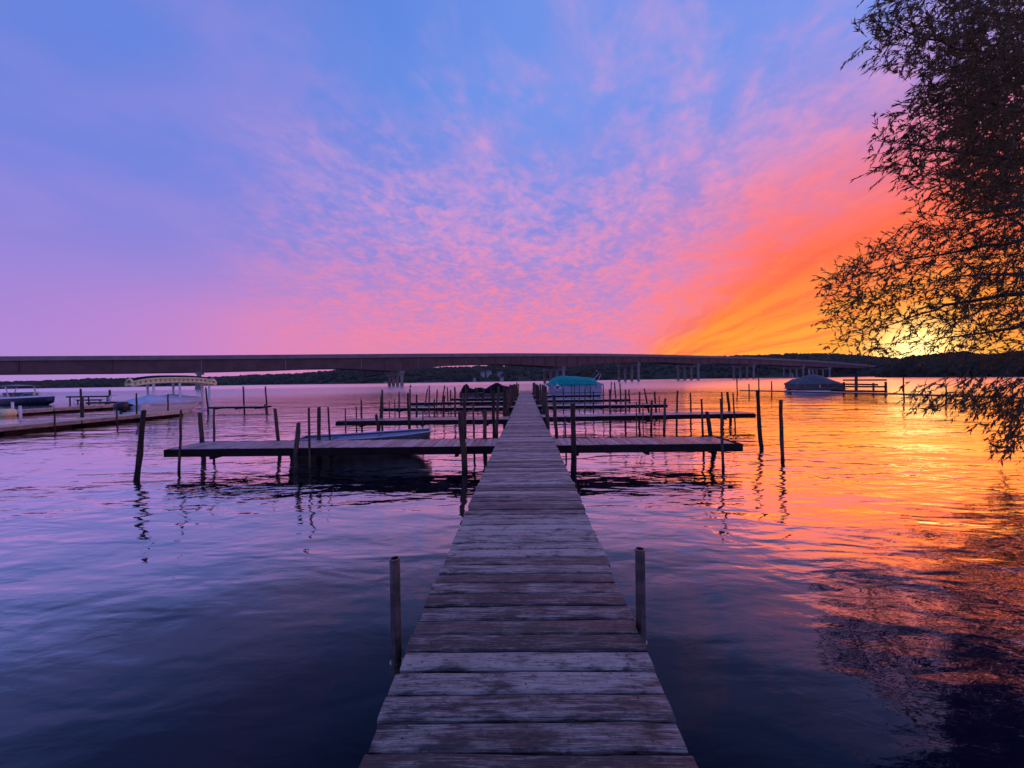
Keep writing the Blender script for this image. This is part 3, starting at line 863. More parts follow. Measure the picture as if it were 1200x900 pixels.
def pontoon(name, loc, rz, L, label, cover, prof, panel, posts=True, seed=1, zb=0.95, W=2.4):
    o = empty(name, loc, rz); tag(o, label, 'pontoon boat')
    for s_ in (-1, 1):
        MB().tube([(0.1, s_ * .78, .02), (.3, s_ * .78, .08), (L * .82, s_ * .78, .08), (L * .93, s_ * .78, .18), (L + .05, s_ * .78, .36)], [.22, .30, .30, .24, .05], 12).build('pontoon_float', 'alu', o, True)
    MB().box(0.1, L, -W / 2, W / 2, .38, .45).build('deck', panel, o)
    for s_ in (-1, 1):
        yy = s_ * (W / 2 - .05)
        for k in range(4):
            x0 = .25 + k * (L - .5) / 4
            MB().box(x0 + .02, x0 + (L - .5) / 4 - .02, yy - .015, yy + .015, .47, zb - .03).build('side_panel', panel, o)
            MB().box(x0 + .02, x0 + (L - .5) / 4 - .02, yy - .019, yy + .019, .60, .66).build('stripe', 'navy', o)
        MB().tube([(.2, yy, zb), (L - .2, yy, zb)], .02, 6).build('top_rail', 'alu', o)
    for x_ in (.22, L - .22):
        MB().box(x_ - .015, x_ + .015, -W / 2 + .07, W / 2 - .07, .47, zb - .03).build('end_panel', panel, o)
    c_ = cover_loft(L, W + .06, zb, prof, 25, .11, seed).build('cover', cover, o)
    for sx in (.16, .42, .68, .86):
        MB().box(L * sx - .02, L * sx + .02, -W / 2 - .055, -W / 2 - .035, zb - .42, zb - .02).build('strap', 'black', o)
    return o


pt_a = atd(641, 460, 39.0); pt_b = atd(705, 460, 38.6)
LP = pt_b.x - pt_a.x
tp = pontoon('pontoon_boat', (pt_a.x, 38.6, 0), 0.02, LP, 'silver sided pontoon boat under a bright teal canvas cover beside the walkway', 'teal',
             [(0, 1.55), (.08, 1.95), (.14, 2.22), (.3, 2.30), (.5, 2.24), (.75, 2.12), (.87, 2.04), (.93, 1.62), (1, 1.52)], 'panel', seed=4, zb=1.46)
MB().tube([(LP * .80, -1.0, 1.7), (LP * .92, -1.0, 2.5), (LP * .955, -1.0, 2.35), (LP * .90, -1.0, 1.75)], .035, 6).build('bimini_frame', 'alu', tp)
MB().tube([(LP * .90, -.9, 2.2), (LP * .915, -.9, 2.72), (LP * .94, .6, 2.72), (LP * .95, .6, 2.25)], .07, 8).build('folded_bimini', 'navy', tp, True)
# life ring hung on its side
lr = empty('life_ring', (atd(653.3, 454.6, 37.3).x, 37.30, atd(653.3, 454.6, 37.3).z)); tag(lr, 'white life ring hung on the side of the teal covered pontoon boat', 'life ring')
ringv = MB(); rr_ = []
for i in range(25):
    a = 2 * pi * i / 24
    rr_.append([((.24 + .085 * cos(b)) * cos(a), .075 * sin(b), (.24 + .085 * cos(b)) * sin(a)) for b in [2 * pi * q / 8 for q in range(8)]])
ringv.loft(rr_, True, False); ringv.build('ring', 'white', lr, True)
MB().tube([(0, .02, .2), (.02, .04, .42), (0, .05, .55)], .018, 5).build('hanging_rope', 'cream', lr)
for a in (45, 135, 225, 315):
    a = RAD(a); MB().tube([(.24 * cos(a - .12), 0, .24 * sin(a - .12)), (.24 * cos(a + .12), 0, .24 * sin(a + .12))], .09, 8).build('band', 'navy', lr)

for i, (x0, x1, D, pf, lab, sd_) in enumerate((
        (540, 574, 37.6, [(0, .9), (.1, 1.5), (.22, 1.72), (.3, 1.25), (.45, 1.15), (.6, 1.3), (.8, 1.2), (1, .9)], 'low boat wrapped in dark tarpaulin with a raised hump at its stern', 21),
        (566, 601, 36.2, [(0, 1.0), (.15, 1.3), (.42, 1.72), (.5, 1.74), (.65, 1.5), (.85, 1.35), (1, 1.2)], 'peaked boat wrapped in black tarpaulin against the far walkway', 22))):
    a = atd(x0, 455, D); b = atd(x1, 455, D)
    o = empty('tarped_boat', (a.x, D, 0), 0.0); tag(o, lab, 'boat', 'boats under dark tarpaulins')
    mb, rg = hull_mesh(b.x - a.x, 2.1, .75, .9, False, 11, .9); mb.build('hull', 'olive', o, True)
    cover_loft(b.x - a.x, 2.2, .8, pf, 21, .09, sd_, .6).build('tarpaulin', 'blackcover', o, True)
    MB().tube([(.3, -1.1, .72), (b.x - a.x - .4, -1.12, .80)], .03, 5).build('rub_rail', 'alu', o)
# small skiff
a = at(511, 470.5, 0)
o = empty('skiff', (a.x, 29.0, 0), 0.1); tag(o, 'small pale open skiff behind the fourth finger dock near the tarped boats', 'skiff')
mb, rg = hull_mesh(1.9, .95, .30, .42, True, 9); mb.build('hull', 'panel', o, True); rim(rg, .02, .02).build('gunwale', 'white', o, True)
for sx in (.5, 1.2): MB().box(sx, sx + .2, -.40, .40, .22, .25).build('seat', 'white', o)

# covered pontoon boat on the neighbouring dock, orange water
a = at(923, 460.5, 0); b = at(987, 460.0, 0); d = b - a
o = pontoon('pontoon_boat', (a.x + 1.1, a.y + 1.6, 0.02), math.atan2(d.y, d.x), d.length, 'pontoon boat fully wrapped in a grey green canvas cover on the orange water', 'greycover',
            [(0, 1.2), (.06, 1.5), (.2, 1.66), (.35, 1.98), (.5, 2.06), (.62, 1.94), (.8, 1.5), (.95, 1.0), (1, .7)], 'greyside', seed=9, zb=1.0)
for fx, hh in ((.1, 2.3), (.42, 2.62), (.5, 2.55)):
    MB().tube([(d.length * fx, 0, 1.5), (d.length * fx - .12, 0, hh)], .03, 5).build('cover_pole', 'alu', o)

# ------------------------------------------------------------------ neighbouring dock in the orange water
o = empty('slim_dock', (29.8, 23.0, 0)); tag(o, 'thin dock running along the orange water behind the hanging willow twigs', 'dock')
pts = [(3.4, -3.4), (-0.0, -2.5), (-0.15, 1.0), (-1.2, 8.4), (-3.2, 13.5), (-6.1, 20.0)]
for q, r in zip(pts[:-1], pts[1:]):
    a = Vector((*q, .5)); b = Vector((*r, .5)); dv = (b - a).normalized(); nv = Vector((dv.y, -dv.x, 0)) * .4
    n = max(2, int((b - a).length / .16))
    mb = MB()
    for i in range(n):
        c_ = a.lerp(b, (i + .5) / n); hw = dv * ((b - a).length / n * .46)
        top = [c_ - hw - nv, c_ + hw - nv, c_ + hw + nv, c_ - hw + nv]
        mb.loft([[x - Vector((0, 0, .04)) for x in top], top])
    tag(mb.build('deck_planks', 'fplank', o), kind='stuff')
    for s_ in (-.8, .8):
        MB().loft([[x + nv * s_ + Vector((0, 0, z)) + nv.normalized() * e for z, e in ((-.04, -.02), (-.04, .02), (-.11, .02), (-.11, -.02))] for x in (a, b)]).build('stringer', 'beam', o)
GP = 'posts along the slim dock in the orange water'
for x, y, D in ((877.5, 450, 41), (904, 447, 41), (863.5, 443, 44), (889, 443.5, 46), (1058.8, 442.5, 29.2), (1108.7, 451, 26.6), (1186, 450, 24.2)):
    post(x, y, x + .5, D, 1.3, {877.5: 'thin pole at the outer end of the slim dock in the orange water', 904: 'thin pole between the slim dock end and the wrapped pontoon boat', 863.5: 'thin lone pole in open water off the outer end of the slim dock',
                                889: 'thin tall pole standing off the slim dock behind its outer end', 1058.8: 'tall thin pole on the slim dock beyond the empty boat lift', 1108.7: 'thin pole of the slim dock seen through the hanging willow leaves',
                                1186: 'thin pole of the slim dock behind the lowest willow twigs'}[x], GP)
# boat lift rack beside the wrapped pontoon boat
a = at(985, 461, 0); b = at(1037, 461.5, 0); d = b - a
o = empty('boat_lift', (a.x, a.y - .3, 0), math.atan2(d.y, d.x)); tag(o, 'empty dark boat lift frame of posts and rails beside the wrapped pontoon boat', 'boat lift')
Ld = d.length
for fx, top in ((.02, 1.2), (.31, 1.75), (.70, 1.1), (.97, 1.22)):
    for yy in (0, 1.9):
        MB().tube([(Ld * fx, yy, -.6), (Ld * fx, yy, top)], .13 if .3 < fx < .4 else .07, 7, True, .08).build('upright', 'post', o)
for z0, z1, f0, f1 in ((1.42, 1.40, .0, .99), (.98, .92, .0, .80), (.72, .70, .05, .99), (.25, .22, -.3, 1.0)):
    for yy in (0, 1.9):
        MB().loft([[(Ld * f_, yy + e, z + g) for e, g in ((-.03, -.07), (.03, -.07), (.03, .07), (-.03, .07))] for f_, z in ((f0, z0), (f1, z1))]).build('rail', 'beam', o)
for fx in (.31, .7, .97): MB().tube([(Ld * fx, 0, .7), (Ld * fx, 1.9, .7)], .05, 6).build('cross_bar', 'beam', o)

# ------------------------------------------------------------------ docks and boats on the far side (violet water)
def pale_dock(x0, x1, y0, y1, z, label, seg):
    o = empty('pale_dock', (x0, y0, 0)); tag(o, label, 'dock', 'pale floating docks')
    n = int((y1 - y0) / .1436); mb = MB()
    for i in range(n):
        yy = i * .1436; zj = rng.uniform(-.004, .004)
        mb.box(0 + rng.uniform(-.02, .02), x1 - x0 + rng.uniform(-.02, .02), yy, yy + .136, z - .035 + zj, z + zj)
    tag(mb.build('deck_planks', 'paleboard', o), kind='stuff')
    for k in range(int((y1 - y0) / seg)):
        for xx in (0.02, x1 - x0 - .0):
            MB().box(xx - .02, xx + .02, k * seg + .03, k * seg + seg - .03, .15, z - .04).build('fascia_board', 'paleboard', o)
        MB().box(.12, x1 - x0 - .12, k * seg + .3, k * seg + seg - .3, -.15, z - .06).build('float', 'beam', o)
    return o


pale_dock(-22.95, -21.72, -3.0, 24.0, .34, 'pale wooden floating dock beside the cream boat canopy', 3.0)
pale_dock(-36.4, -35.1, -5.2, 34.0, .36, 'pale wooden floating dock in front of the dark hulled speedboat', 3.25)
fo = finger(-21.7, -17.9, 25.5, 26.3, .42, 'thin finger dock at the outer end of the pale floating dock', False, 0, .12)
GL = 'poles around the pale floating docks'
for x, y, xb, D in ((241, 454, 244, 26.6), (285, 453, 286.5, 26.5), (311, 453, 313, 26.4), (160, 461, 160.5, 20.9), (197, 462, 197, 23.4), (64, 485, 64, 16.9), (137, 479, 137, 19.3), (310, 474, 312.5, 25.4)):
    post(x, y, xb, D, 1.7, {241: 'leaning dark pole at the root of the thin finger dock', 285: 'dark pole behind the middle of the thin finger dock', 311: 'tall dark pole behind the tip of the thin finger dock',
                            160: 'slim pole against the pale dock before the covered runabout', 197: 'slim pole against the outer end of the pale dock', 64: 'lone slim pole against the pale dock opposite the white sleeved post',
                            137: 'slim pole against the pale dock before the outboard motor', 310: 'short pole before the tip of the thin finger dock'}[x], GL)
post(94.5, 456, 95.5, 23.3, 2.2, 'dark pole in open water between the two pale floating docks', GL)
post(128.5, 457, 129, 38, 2.2, 'dark pole at the end of the rail beyond the speedboat bow', GL)
post(97, 465, 97, 23.6, 2.0, 'short dark pole in open water between the two pale floating docks', GL)


def white_post(px, top, D, r, lab):
    a = atd(px, top, D); o = empty('white_post', (a.x, D, 0)); tag(o, lab, 'post', 'white sleeved posts')
    MB().tube([(0, 0, -.5), (.01, 0, a.z * .5), (0, 0, a.z - r)], r, 12).build('sleeve', 'white', o, True)
    MB().tube([(0, 0, a.z - r), (0, 0, a.z - r * .3), (0, 0, a.z)], [r * 1.12, r * 1.05, r * .3], 12).build('cap', 'white', o, True)


white_post(23.5, 475.5, 20.2, .06, 'white sleeved post in the water between the pale floating docks')
white_post(14.5, 471, 26.0, .07, 'white sleeved post at the edge of the dock before the speedboat')
white_post(87.5, 466.5, 30.6, .08, 'white sleeved post off the bow of the dark hulled speedboat')
white_post(130, 463.5, 37, .11, 'stout white sleeved post at the end of the rail beyond the speedboat')
# barrel float
a = at(8, 485.5, .15)
o = empty('barrel_float', (a.x, a.y, .0)); tag(o, 'cream barrel float lying at the pale dock before the speedboat', 'float')
n = 14
MB().loft([[(r * cos(2 * pi * i / n), z, .22 + r * sin(2 * pi * i / n)) for i in range(n)] for z, r in ((-.38, .18), (-.36, .26), (-.2, .29), (.0, .30), (.2, .29), (.36, .26), (.38, .18))]).build('drum', 'cream', o, True)
for z in (-.2, .2):
    MB().loft([[(r * cos(2 * pi * i / n), z + q, .22 + r * sin(2 * pi * i / n)) for i in range(n)] for q, r in ((-.02, .30), (0, .315), (.02, .30))], True, False).build('hoop', 'cream', o, True)
# rails of docks further out
for i, (x0, y0, x1, y1, D, lab) in enumerate(((77, 464.3, 129, 463, 39, 'thin dark dock rail beyond the bow of the speedboat'), (88, 468.2, 119, 467.8, 42, 'short low dock deck beyond the speedboat bow'), (100, 471.2, 146, 470.6, 33.5, 'thin dark dock deck between the speedboat and the canopy'))):
    a = atd(x0, y0, D); b = atd(x1, y1, D)
    o = empty('outer_dock', (a.x, D, a.z)); tag(o, lab, 'dock', 'outer docks on the violet water')
    Ld = b.x - a.x
    mb = MB()
    for k in range(int(Ld / .15)): mb.box(k * .15, k * .15 + .14, 0, .8, -.04, rng.uniform(-.005, .003))
    tag(mb.build('deck_planks', 'fplank', o), kind='stuff')
    MB().box(0, Ld, .02, .06, -.16, -.042).build('stringer', 'beam', o)
    for k in range(3):
        MB().tube([(Ld * (.08 + .42 * k), .05, -a.z - .5), (Ld * (.08 + .42 * k), .05, -.02)], .06, 7, True, .1).build('leg', 'post', o)

# dark hulled speedboat
o = empty('speedboat', (-60.4, 40.8, 0), RAD(-7)); tag(o, 'speedboat with dark navy hull, white deck and dark folding top at the pale dock', 'speedboat')
L = 9.6
mb, rg = hull_mesh(L, 2.5, .72, .95, False, 15, .92); mb.build('hull', 'navy', o, True)
up = MB(); n = len(rg)
up.loft([[Vector(r[0]) + Vector((0, -.02, -.03)), Vector(r[0]) + Vector((0, .0, .10)), Vector(r[0]) * .8 + Vector(r[6]) * .2 + Vector((0, 0, .16)), Vector(r[0]) * .2 + Vector(r[6]) * .8 + Vector((0, 0, .16)), Vector(r[6]) + Vector((0, 0, .10)), Vector(r[6]) + Vector((0, .02, -.03))] for r in rg], False, True)
up.build('deck', 'white', o, True)
ws = MB()
for q0, q1 in (((6.0, -.95), (6.9, -.35)), ((6.9, -.35), (6.9, .35)), ((6.9, .35), (6.0, .95)), ((4.6, -1.02), (6.0, -.95)), ((4.6, 1.02), (6.0, .95))):
    a, b = Vector((*q0, .98)), Vector((*q1, .98)); up_ = Vector((-.28, 0, .42))
    ws.loft([[a, b, b + Vector((.03, 0, 0)), a + Vector((.03, 0, 0))], [a + up_, b + up_, b + up_ + Vector((.03, 0, 0)), a + up_ + Vector((.03, 0, 0))]])
ws.build('windshield', 'glass', o)
top = MB(); rr_ = []
for i in range(9):
    s_ = i / 8; rr_.append([(2.4 + 4.0 * s_, yy, 1.98 + .16 * sin(pi * s_) + .10 * (1 - (yy / 1.1) ** 2) + dz_) for yy, dz_ in ((-1.1, 0), (-.6, 0), (0, 0), (.6, 0), (1.1, 0), (1.1, -.06), (.6, -.06), (0, -.06), (-.6, -.06), (-1.1, -.06))])
top.loft(rr_); top.build('folding_top', 'navy', o, True)
for x0, x1, yy in ((5.4, 5.0, -1.1), (5.4, 5.0, 1.1), (2.0, 2.5, -1.1), (2.0, 2.5, 1.1)):
    MB().tube([(x0, yy, .85), (x1, yy, 2.0)], .06, 6).build('top_strut', 'white', o)
for x_ in (3.0, 4.2):
    MB().box(x_, x_ + .5, -.7, .7, .7, 1.15).build('seat', 'white', o)
MB().tube([(7.6, -.4, 1.1), (7.75, -.4, 1.42), (8.0, -.3, 1.40), (8.2, -.2, 1.1)], .10, 8).build('bow_cushion', 'cream', o, True)
MB().tube([(6.6, -.9, 1.02), (7.2, -.85, 1.3), (8.6, -.4, 1.32), (9.5, 0, 1.25), (9.4, 0, 1.02)], .02, 6).build('bow_rail', 'alu', o)

# boat under pale cover, in the canopied lift
cx = -25.2
o = empty('covered_runabout', (cx, 23.4, 0.12), pi / 2); tag(o, 'runabout under a pale blue canvas cover below the cream canopy', 'motorboat')
mb, rg = hull_mesh(5.3, 2.0, .62, .85, False, 13, .92); mb.build('hull', 'white', o, True)
cover_loft(5.25, 2.06, .66, [(0, .75), (.1, 1.0), (.28, 1.22), (.4, 1.12), (.6, 1.2), (.8, 1.05), (1, .93)], 19, .07, 31, .35).build('cover', 'palecover', o, True)
ou = MB().loft([[(x_ + a * .30 * (1 if z < .75 else .6), b * .30 * (1 if z < .75 else .7), z) for a, b in ((-1, -.7), (-.6, -1), (.6, -1), (1, -.7), (1, .7), (.6, 1), (-.6, 1), (-1, .7))] for x_, z in ((-.22, .30), (-.30, .36), (-.36, .52), (-.36, .70), (-.30, .80), (-.22, .84))]).build('outboard_motor', 'black', o, True)
MB().box(-.40, -.14, -.09, .09, -.5, .34).build('outboard_leg', 'black', ou)
MB().box(-.62, .0, -.85, -.35, .12, .18).build('swim_step', 'white', o)
o = empty('lift_canopy', (-25.3, 26.7, 0), RAD(-33)); tag(o, 'cream boat lift canopy with a scalloped valance on white posts', 'canopy')
LC, WC = 4.5, 1.7
roof = MB(); rr_ = []
for i in range(13):
    s_ = i / 12; yy = -LC / 2 + LC * s_; e = 0.24 * (1 - abs(2 * s_ - 1) ** 3)
    rr_.append([(xx, yy, 2.22 + e + .20 * (1 - (2 * xx / WC) ** 2)) for xx in np.linspace(-WC / 2, WC / 2, 9)] + [(xx, yy, 2.19 + e + .20 * (1 - (2 * xx / WC) ** 2)) for xx in np.linspace(WC / 2, -WC / 2, 9)])
roof.loft(rr_); roof.build('canvas_roof', 'blackcover', o, True)
ez = lambda s_: 2.20 + 0.24 * (1 - abs(2 * s_ - 1) ** 3)
for xx in (-WC / 2, WC / 2):
    for off, nm in ((0.0, 'upper_rail'), (-.27, 'lower_rail')):
        MB().tube([(xx + (.015 if xx > 0 else -.015), -LC / 2 + LC * i / 12, ez(i / 12) + off) for i in range(13)], .065, 6).build(nm, 'cream', o, True)
    for i in range(19):
        s_ = i / 18; yy = -LC / 2 + LC * s_
        MB().box(-.03, .03, -.085, .085, -.25, 0).build('valance_tab', 'cream', o, loc=(xx, yy, ez(s_) - .01))
for yy in (-LC / 2, LC / 2):
    s_ = 0 if yy < 0 else 1
    for off in (0, -.27):
        MB().tube([(xx, yy, ez(s_) + off + .2 * (1 - (2 * xx / WC) ** 2) * (1 if off == 0 else .6)) for xx in np.linspace(-WC / 2, WC / 2, 7)], .065, 6).build('end_rail', 'cream', o, True)
for xx in (-WC / 2 + .1, WC / 2 - .1):
    for yy in (-LC * .27, LC * .04, LC * .42):
        MB().box(xx - .06, xx + .06, yy - .06, yy + .06, -.8, 2.2).build('post', 'white', o)
for yy in (-LC * .27, LC * .42): MB().box(-WC / 2 + .17, WC / 2 - .17, yy - .05, yy + .05, -.12, .06).build('cradle_beam', 'alu', o)
# channel buoy by the bridge pier
a = at(481, 452.2, 0); a = a * (130 / a.y)
o = empty('channel_buoy', (a.x, a.y, 0)); tag(o, 'small dark channel buoy in the pink water near the bridge pier', 'buoy')
MB().tube([(0, 0, -.3), (0, 0, .35), (0, 0, .5)], [.38, .38, .15], 10).build('float', 'black', o)
MB().tube([(0, 0, .45), (0, 0, 1.1), (0, 0, 1.2)], [.12, .10, .04], 8).build('mast', 'black', o)

# ------------------------------------------------------------------ willow
wl = empty('willow_tree', (15.6, 8.4, 0.3)); tag(wl, 'willow with long narrow leaves leaning out over the water from the bank', 'tree')
WLI = Matrix.Translation((-15.6, -8.4, -0.3))
trunk = [(15.6, 8.4, -.1), (15.4, 8.5, 1.2), (15.0, 8.7, 2.6), (14.7, 8.8, 4.2), (14.4, 8.9, 6.0), (14.2, 9.0, 8.0)]
MB().tube([WLI @ Vector(q) for q in trunk], [.46, .36, .32, .28, .20, .10], 12, True, .08).build('trunk', 'bark', wl, True)
LIMBS = [[(1290, 300, 9.0), (1200, 343, 8.9), (1107, 360, 8.9), (1050, 380, 9.0), (985, 398, 9.1)],
         [(1300, 250, 9.0), (1180, 285, 8.7), (1085, 300, 8.7), (1005, 322, 8.8)],
         [(1290, 190, 8.8), (1180, 185, 8.2), (1090, 175, 7.6), (1028, 165, 7.4)],
         [(1290, 120, 8.8), (1190, 130, 8.2), (1110, 120, 7.4), (1060, 140, 7.2)],
         [(1300, 60, 8.6), (1180, 70, 7.6), (1100, 50, 6.6), (1020, 25, 6.3)],
         [(1300, -40, 8.6), (1180, -40, 7.4), (1090, -60, 6.4), (1010, -70, 6.0)],
         [(1310, 350, 9.0), (1210, 410, 8.6), (1150, 440, 8.2), (1100, 455, 8.0)],
         [(1330, 380, 8.6), (1230, 440, 8.0), (1190, 480, 7.6), (1180, 515, 7.4)],
         [(1290, 230, 9.0), (1190, 240, 8.8), (1120, 255, 8.4), (1085, 250, 8.2)],
         [(1290, 330, 9.0), (1190, 385, 9.0), (1120, 395, 9.1), (1060, 405, 9.2)],
         [(1270, 20, 11), (1200, 60, 11), (1150, 110, 10.8), (1130, 150, 10.6)],
         [(1270, 150, 11), (1200, 190, 10.6), (1150, 210, 10.4), (1110, 235, 10.2)]]
twig_bases = []
for i, lp in enumerate(LIMBS):
    pts = [atd(*q) for q in lp]
    root = Vector(trunk[2 + (i * 7) % 3]); fine = []
    chain = [root] + pts
    for a, b in zip(chain[:-1], chain[1:]):
        for k in range(4): fine.append(a.lerp(b, k / 4) + Vector((rng.uniform(-.04, .04), rng.uniform(-.04, .04), rng.uniform(-.04, .04))))
    fine.append(chain[-1])
    r0 = .10 if i not in (6, 7) else .05
    MB().tube([WLI @ q for q in fine], [r0 * (1 - k / len(fine)) ** 1.7 + .004 for k in range(len(fine))], 6).build('limb', 'bark', wl, True)

OUT = [(1010, -10), (1003, 60), (1020, 72), (1052, 84), (1085, 92), (1048, 132), (1014, 150), (1016, 192), (1045, 212), (1072, 236), (1074, 256), (1030, 284), (1004, 294), (975, 312), (964, 345), (962, 378), (972, 402), (990, 412),
       (1050, 414), (1110, 420), (1205, 425), (1205, -10)]
LOWP = [(1052, 443), (1075, 474), (1100, 482), (1135, 484), (1140, 505), (1160, 528), (1205, 532), (1205, 440)]


def inside(x, y, poly):
    c_ = False; j = len(poly) - 1
    for i in range(len(poly)):
        xi, yi = poly[i]; xj, yj = poly[j]
        if (yi > y) != (yj > y) and x < (xj - xi) * (y - yi) / (yj - yi) + xi: c_ = not c_
        j = i
    return c_


lv, lf, tw = [], [], MB()


def leaf(p_, d, ln, wd):
    d = d.normalized()
    ref = Vector((rng.gauss(0, 1), rng.gauss(0, 1), rng.gauss(0, 1))); s_ = d.cross(ref)
    if s_.length < 1e-3: return
    s_.normalize(); nrm = s_.cross(d)
    k = len(lv); cu = nrm * (ln * rng.uniform(-.12, .12))
    lv.extend([p_, p_ + d * ln * .38 + s_ * wd + cu, p_ + d * ln + cu * -0.6, p_ + d * ln * .42 - s_ * wd + cu])
    lf.append((k, k + 1, k + 2, k + 3))


def twig(p0, d, ln, nl, leaf_len):
    d = d.normalized(); q = p0.copy(); pts = [q.copy()]; st = 6
    for i in range(st):
        d = (d + Vector((rng.gauss(0, .12), rng.gauss(0, .12), -.07 + rng.gauss(0, .10)))).normalized()
        q = q + d * (ln / st); pts.append(q.copy())
    tw.tube([WLI @ x for x in pts], [.0035 * (1 - i / (st + 1)) + .001 for i in range(st + 1)], 3, False)
    for i in range(nl):
        s_ = rng.uniform(.08, 1.0) * st; k = min(st - 1, int(s_)); b = pts[k].lerp(pts[k + 1], s_ - k)
        dd = (pts[k + 1] - pts[k]).normalized()
        sd_ = Vector((rng.gauss(0, 1), rng.gauss(0, 1), rng.gauss(0, 1)))
        ld = dd * rng.uniform(.7, 1.2) + sd_.normalized() * rng.uniform(.25, .65) + Vector((0, 0, -.22))
        leaf(WLI @ b, ld, leaf_len * rng.uniform(.5, 1.3), leaf_len * rng.uniform(.065, .115))


cnt = 0
while cnt < 2700:
    x = rng.uniform(960, 1205); yy = rng.uniform(-10, 425)
    if not inside(x, yy, OUT): continue
    dens = 0.24 + 0.60 * min(1, max(0, (x - 1040) / 130))
    if 250 < yy < 425: dens = 0.40 + .18 * min(1, max(0, (x - 1050) / 120))
    if 205 < yy < 262 and x < 1120: dens *= .5
    if yy > 375: dens *= .7
    if x > 1120 and 20 < yy < 190: dens = 1.0
    if rng.random() > dens: continue
    D = np.interp(yy, [0, 100, 200, 300, 420], [6.2, 6.8, 7.8, 8.8, 9.2]) + rng.gauss(0, .55)
    if x > 1110 and yy < 240 and rng.random() < .62: D = rng.uniform(9.5, 12.5)
    p_ = atd(x, yy, D)
    # twigs grow outward from the trunk side, so step back from the sampled point
    od = Vector((-1, rng.gauss(-.1, .7), rng.gauss(.05, .95))).normalized()
    ln = rng.uniform(.04, .085) * D
    p0 = p_ - od * ln * .55
    edge_pen = 1.0
    twig(p0, od, ln, rng.randint(16, 24), (.0160 if yy < 235 else .0125) * D)
    cnt += 1
cnt = 0
while cnt < 230:
    x = rng.uniform(1040, 1205); yy = rng.uniform(440, 532)
    if not inside(x, yy, LOWP): continue
    if x < 1110 and yy < 475 and rng.random() < .35: continue
    if yy > 478 and x < 1160 and rng.random() < .6: continue
    p_ = atd(x, yy, rng.uniform(7.2, 8.6)); od = Vector((-.7, rng.gauss(0, .4), rng.gauss(-.5, .3)))
    twig(p_ - od.normalized() * .2, od, rng.uniform(.25, .45), rng.randint(10, 16), .125)
    cnt += 1
# the rest of the crown, out of the frame, over the bank
for i in range(1500):
    th = rng.uniform(0, 2 * pi); r = 5.2 * rng.random() ** .4; z = rng.uniform(1.8, 10.5)
    rr = r * math.sqrt(max(.05, 1 - ((z - 5.5) / 5.4) ** 2))
    p_ = Vector((14.6 + rr * cos(th), 8.9 + rr * sin(th), z))
    v_ = R3.transposed() @ (p_ - Vector((0, 0, H)))
    if v_.z < 0:
        sx = 600 + F * v_.x / -v_.z; sy = 450 - F * v_.y / -v_.z
        if sx < 1235 and not inside(sx, sy, OUT): continue
        if sx < 1235 and (sy > 240 or sx < 1120): continue
    od = Vector((cos(th), sin(th), rng.gauss(-.2, .4)))
    twig(p_, od, rng.uniform(.4, .8), rng.randint(14, 22), .15)
def finish(tree):
    me = bpy.data.meshes.new('crown'); me.from_pydata([tuple(q) for q in lv], [], lf); me.update(); me.materials.append(M['leaf'])
    o = bpy.data.objects.new('crown', me); COL.objects.link(o); o.parent = tree; tag(o, kind='stuff')
    tag(tw.build('twigs', 'bark', tree), kind='stuff')


finish(wl)
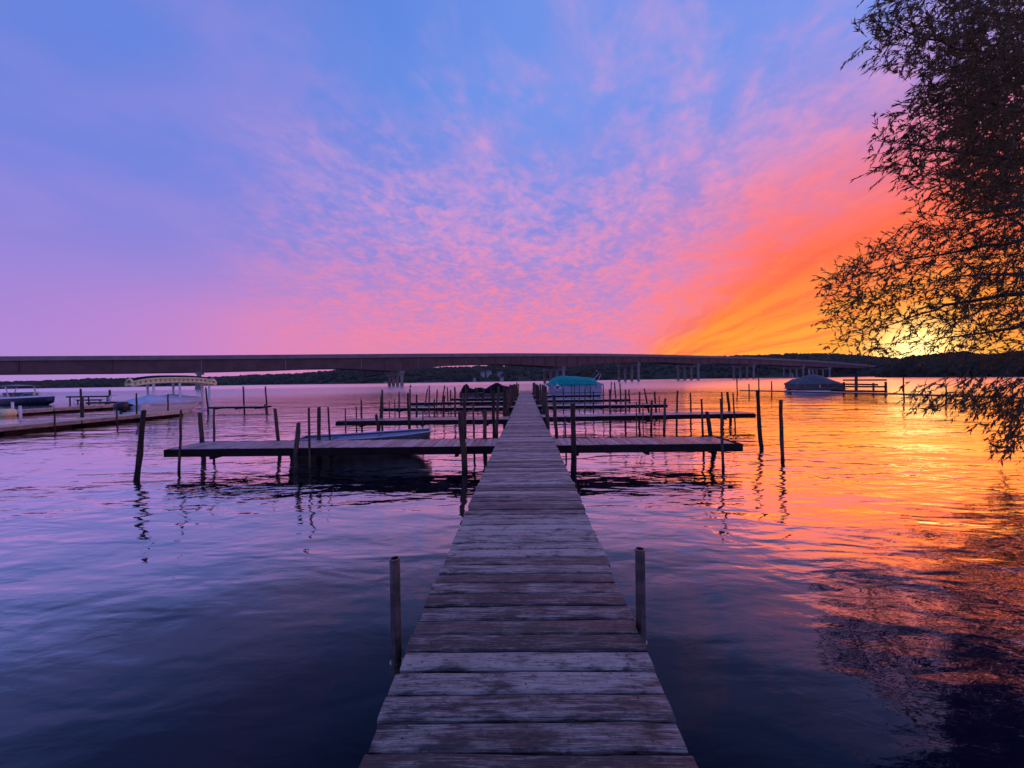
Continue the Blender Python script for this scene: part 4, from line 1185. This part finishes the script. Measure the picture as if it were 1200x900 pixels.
# a second, taller willow added behind so its crown darkens the water's reflection
lv, lf, tw = [], [], MB()
base2 = Vector((24.2, 14.6, 0.35)); WLI = Matrix.Translation(-base2)
w2_ = empty('willow_tree', base2); tag(w2_, 'taller dense willow added behind the leaning one to darken the water reflection', 'tree')
tr2 = [Vector(q) for q in ((24.2, 14.6, -.2), (24.0, 14.7, 2.0), (23.6, 14.9, 4.5), (23.2, 15.1, 7.5), (22.8, 15.2, 10.5), (22.6, 15.3, 13.0))]
MB().tube([WLI @ q for q in tr2], [.55, .46, .40, .32, .22, .10], 12, True, .08).build('trunk', 'bark', w2_, True)
for i in range(12):
    th = i * 2.4; z0 = tr2[1 + i % 4]
    tip = Vector((21.8 + 4.6 * cos(th), 15.4 + 3.6 * sin(th), 6 + (i * 5 % 9)))
    MB().tube([WLI @ z0.lerp(tip, k / 5) + Vector((0, 0, .5 * sin(pi * k / 5))) for k in range(6)], [.16 * (1 - k / 6) ** 1.3 + .01 for k in range(6)], 6).build('limb', 'bark', w2_, True)
cnt = 0
while cnt < 2000:
    th = rng.uniform(0, 2 * pi); r = rng.random() ** .45; z = rng.uniform(3.4, 14.5)
    rr = r * math.sqrt(max(.02, 1 - ((z - 9.0) / 5.8) ** 2))
    p_ = Vector((21.8 + 6.6 * rr * cos(th), 15.4 + 4.2 * rr * sin(th), z)); cnt += 1
    v_ = R3.transposed() @ (p_ - Vector((0, 0, H)))
    sx = 600 + F * v_.x / -v_.z; sy = 450 - F * v_.y / -v_.z
    if sx < 1225:
        if sx < 1105 or sy < -10 and sx < 1090 or not (sy < 0 or inside(sx, sy, OUT)): continue
        if sy > 245 and rng.random() < .75: continue
        if sx < 1135 and rng.random() < .5: continue
    twig(p_, Vector((cos(th), sin(th), rng.gauss(-.35, .4))), rng.uniform(.5, .95), rng.randint(22, 32), .20)
finish(w2_)

# ------------------------------------------------------------------ evening haze over the lake
hm = bpy.data.materials.new('evening_haze'); hm.use_nodes = True; t = hm.node_tree; t.nodes.clear()
ov = t.nodes.new('ShaderNodeOutputMaterial'); pv = t.nodes.new('ShaderNodeVolumePrincipled')
pv.inputs['Color'].default_value = (0.80, 0.82, 0.92, 1); pv.inputs['Density'].default_value = 0.00006; pv.inputs['Anisotropy'].default_value = 0.2
t.links.new(pv.outputs[0], ov.inputs['Volume']); M['haze'] = hm
tag(MB().box(-2450, 2450, -110, 2450, -1.6, 75).build('haze', 'haze'), 'thin evening haze over the lake', kind='stuff')
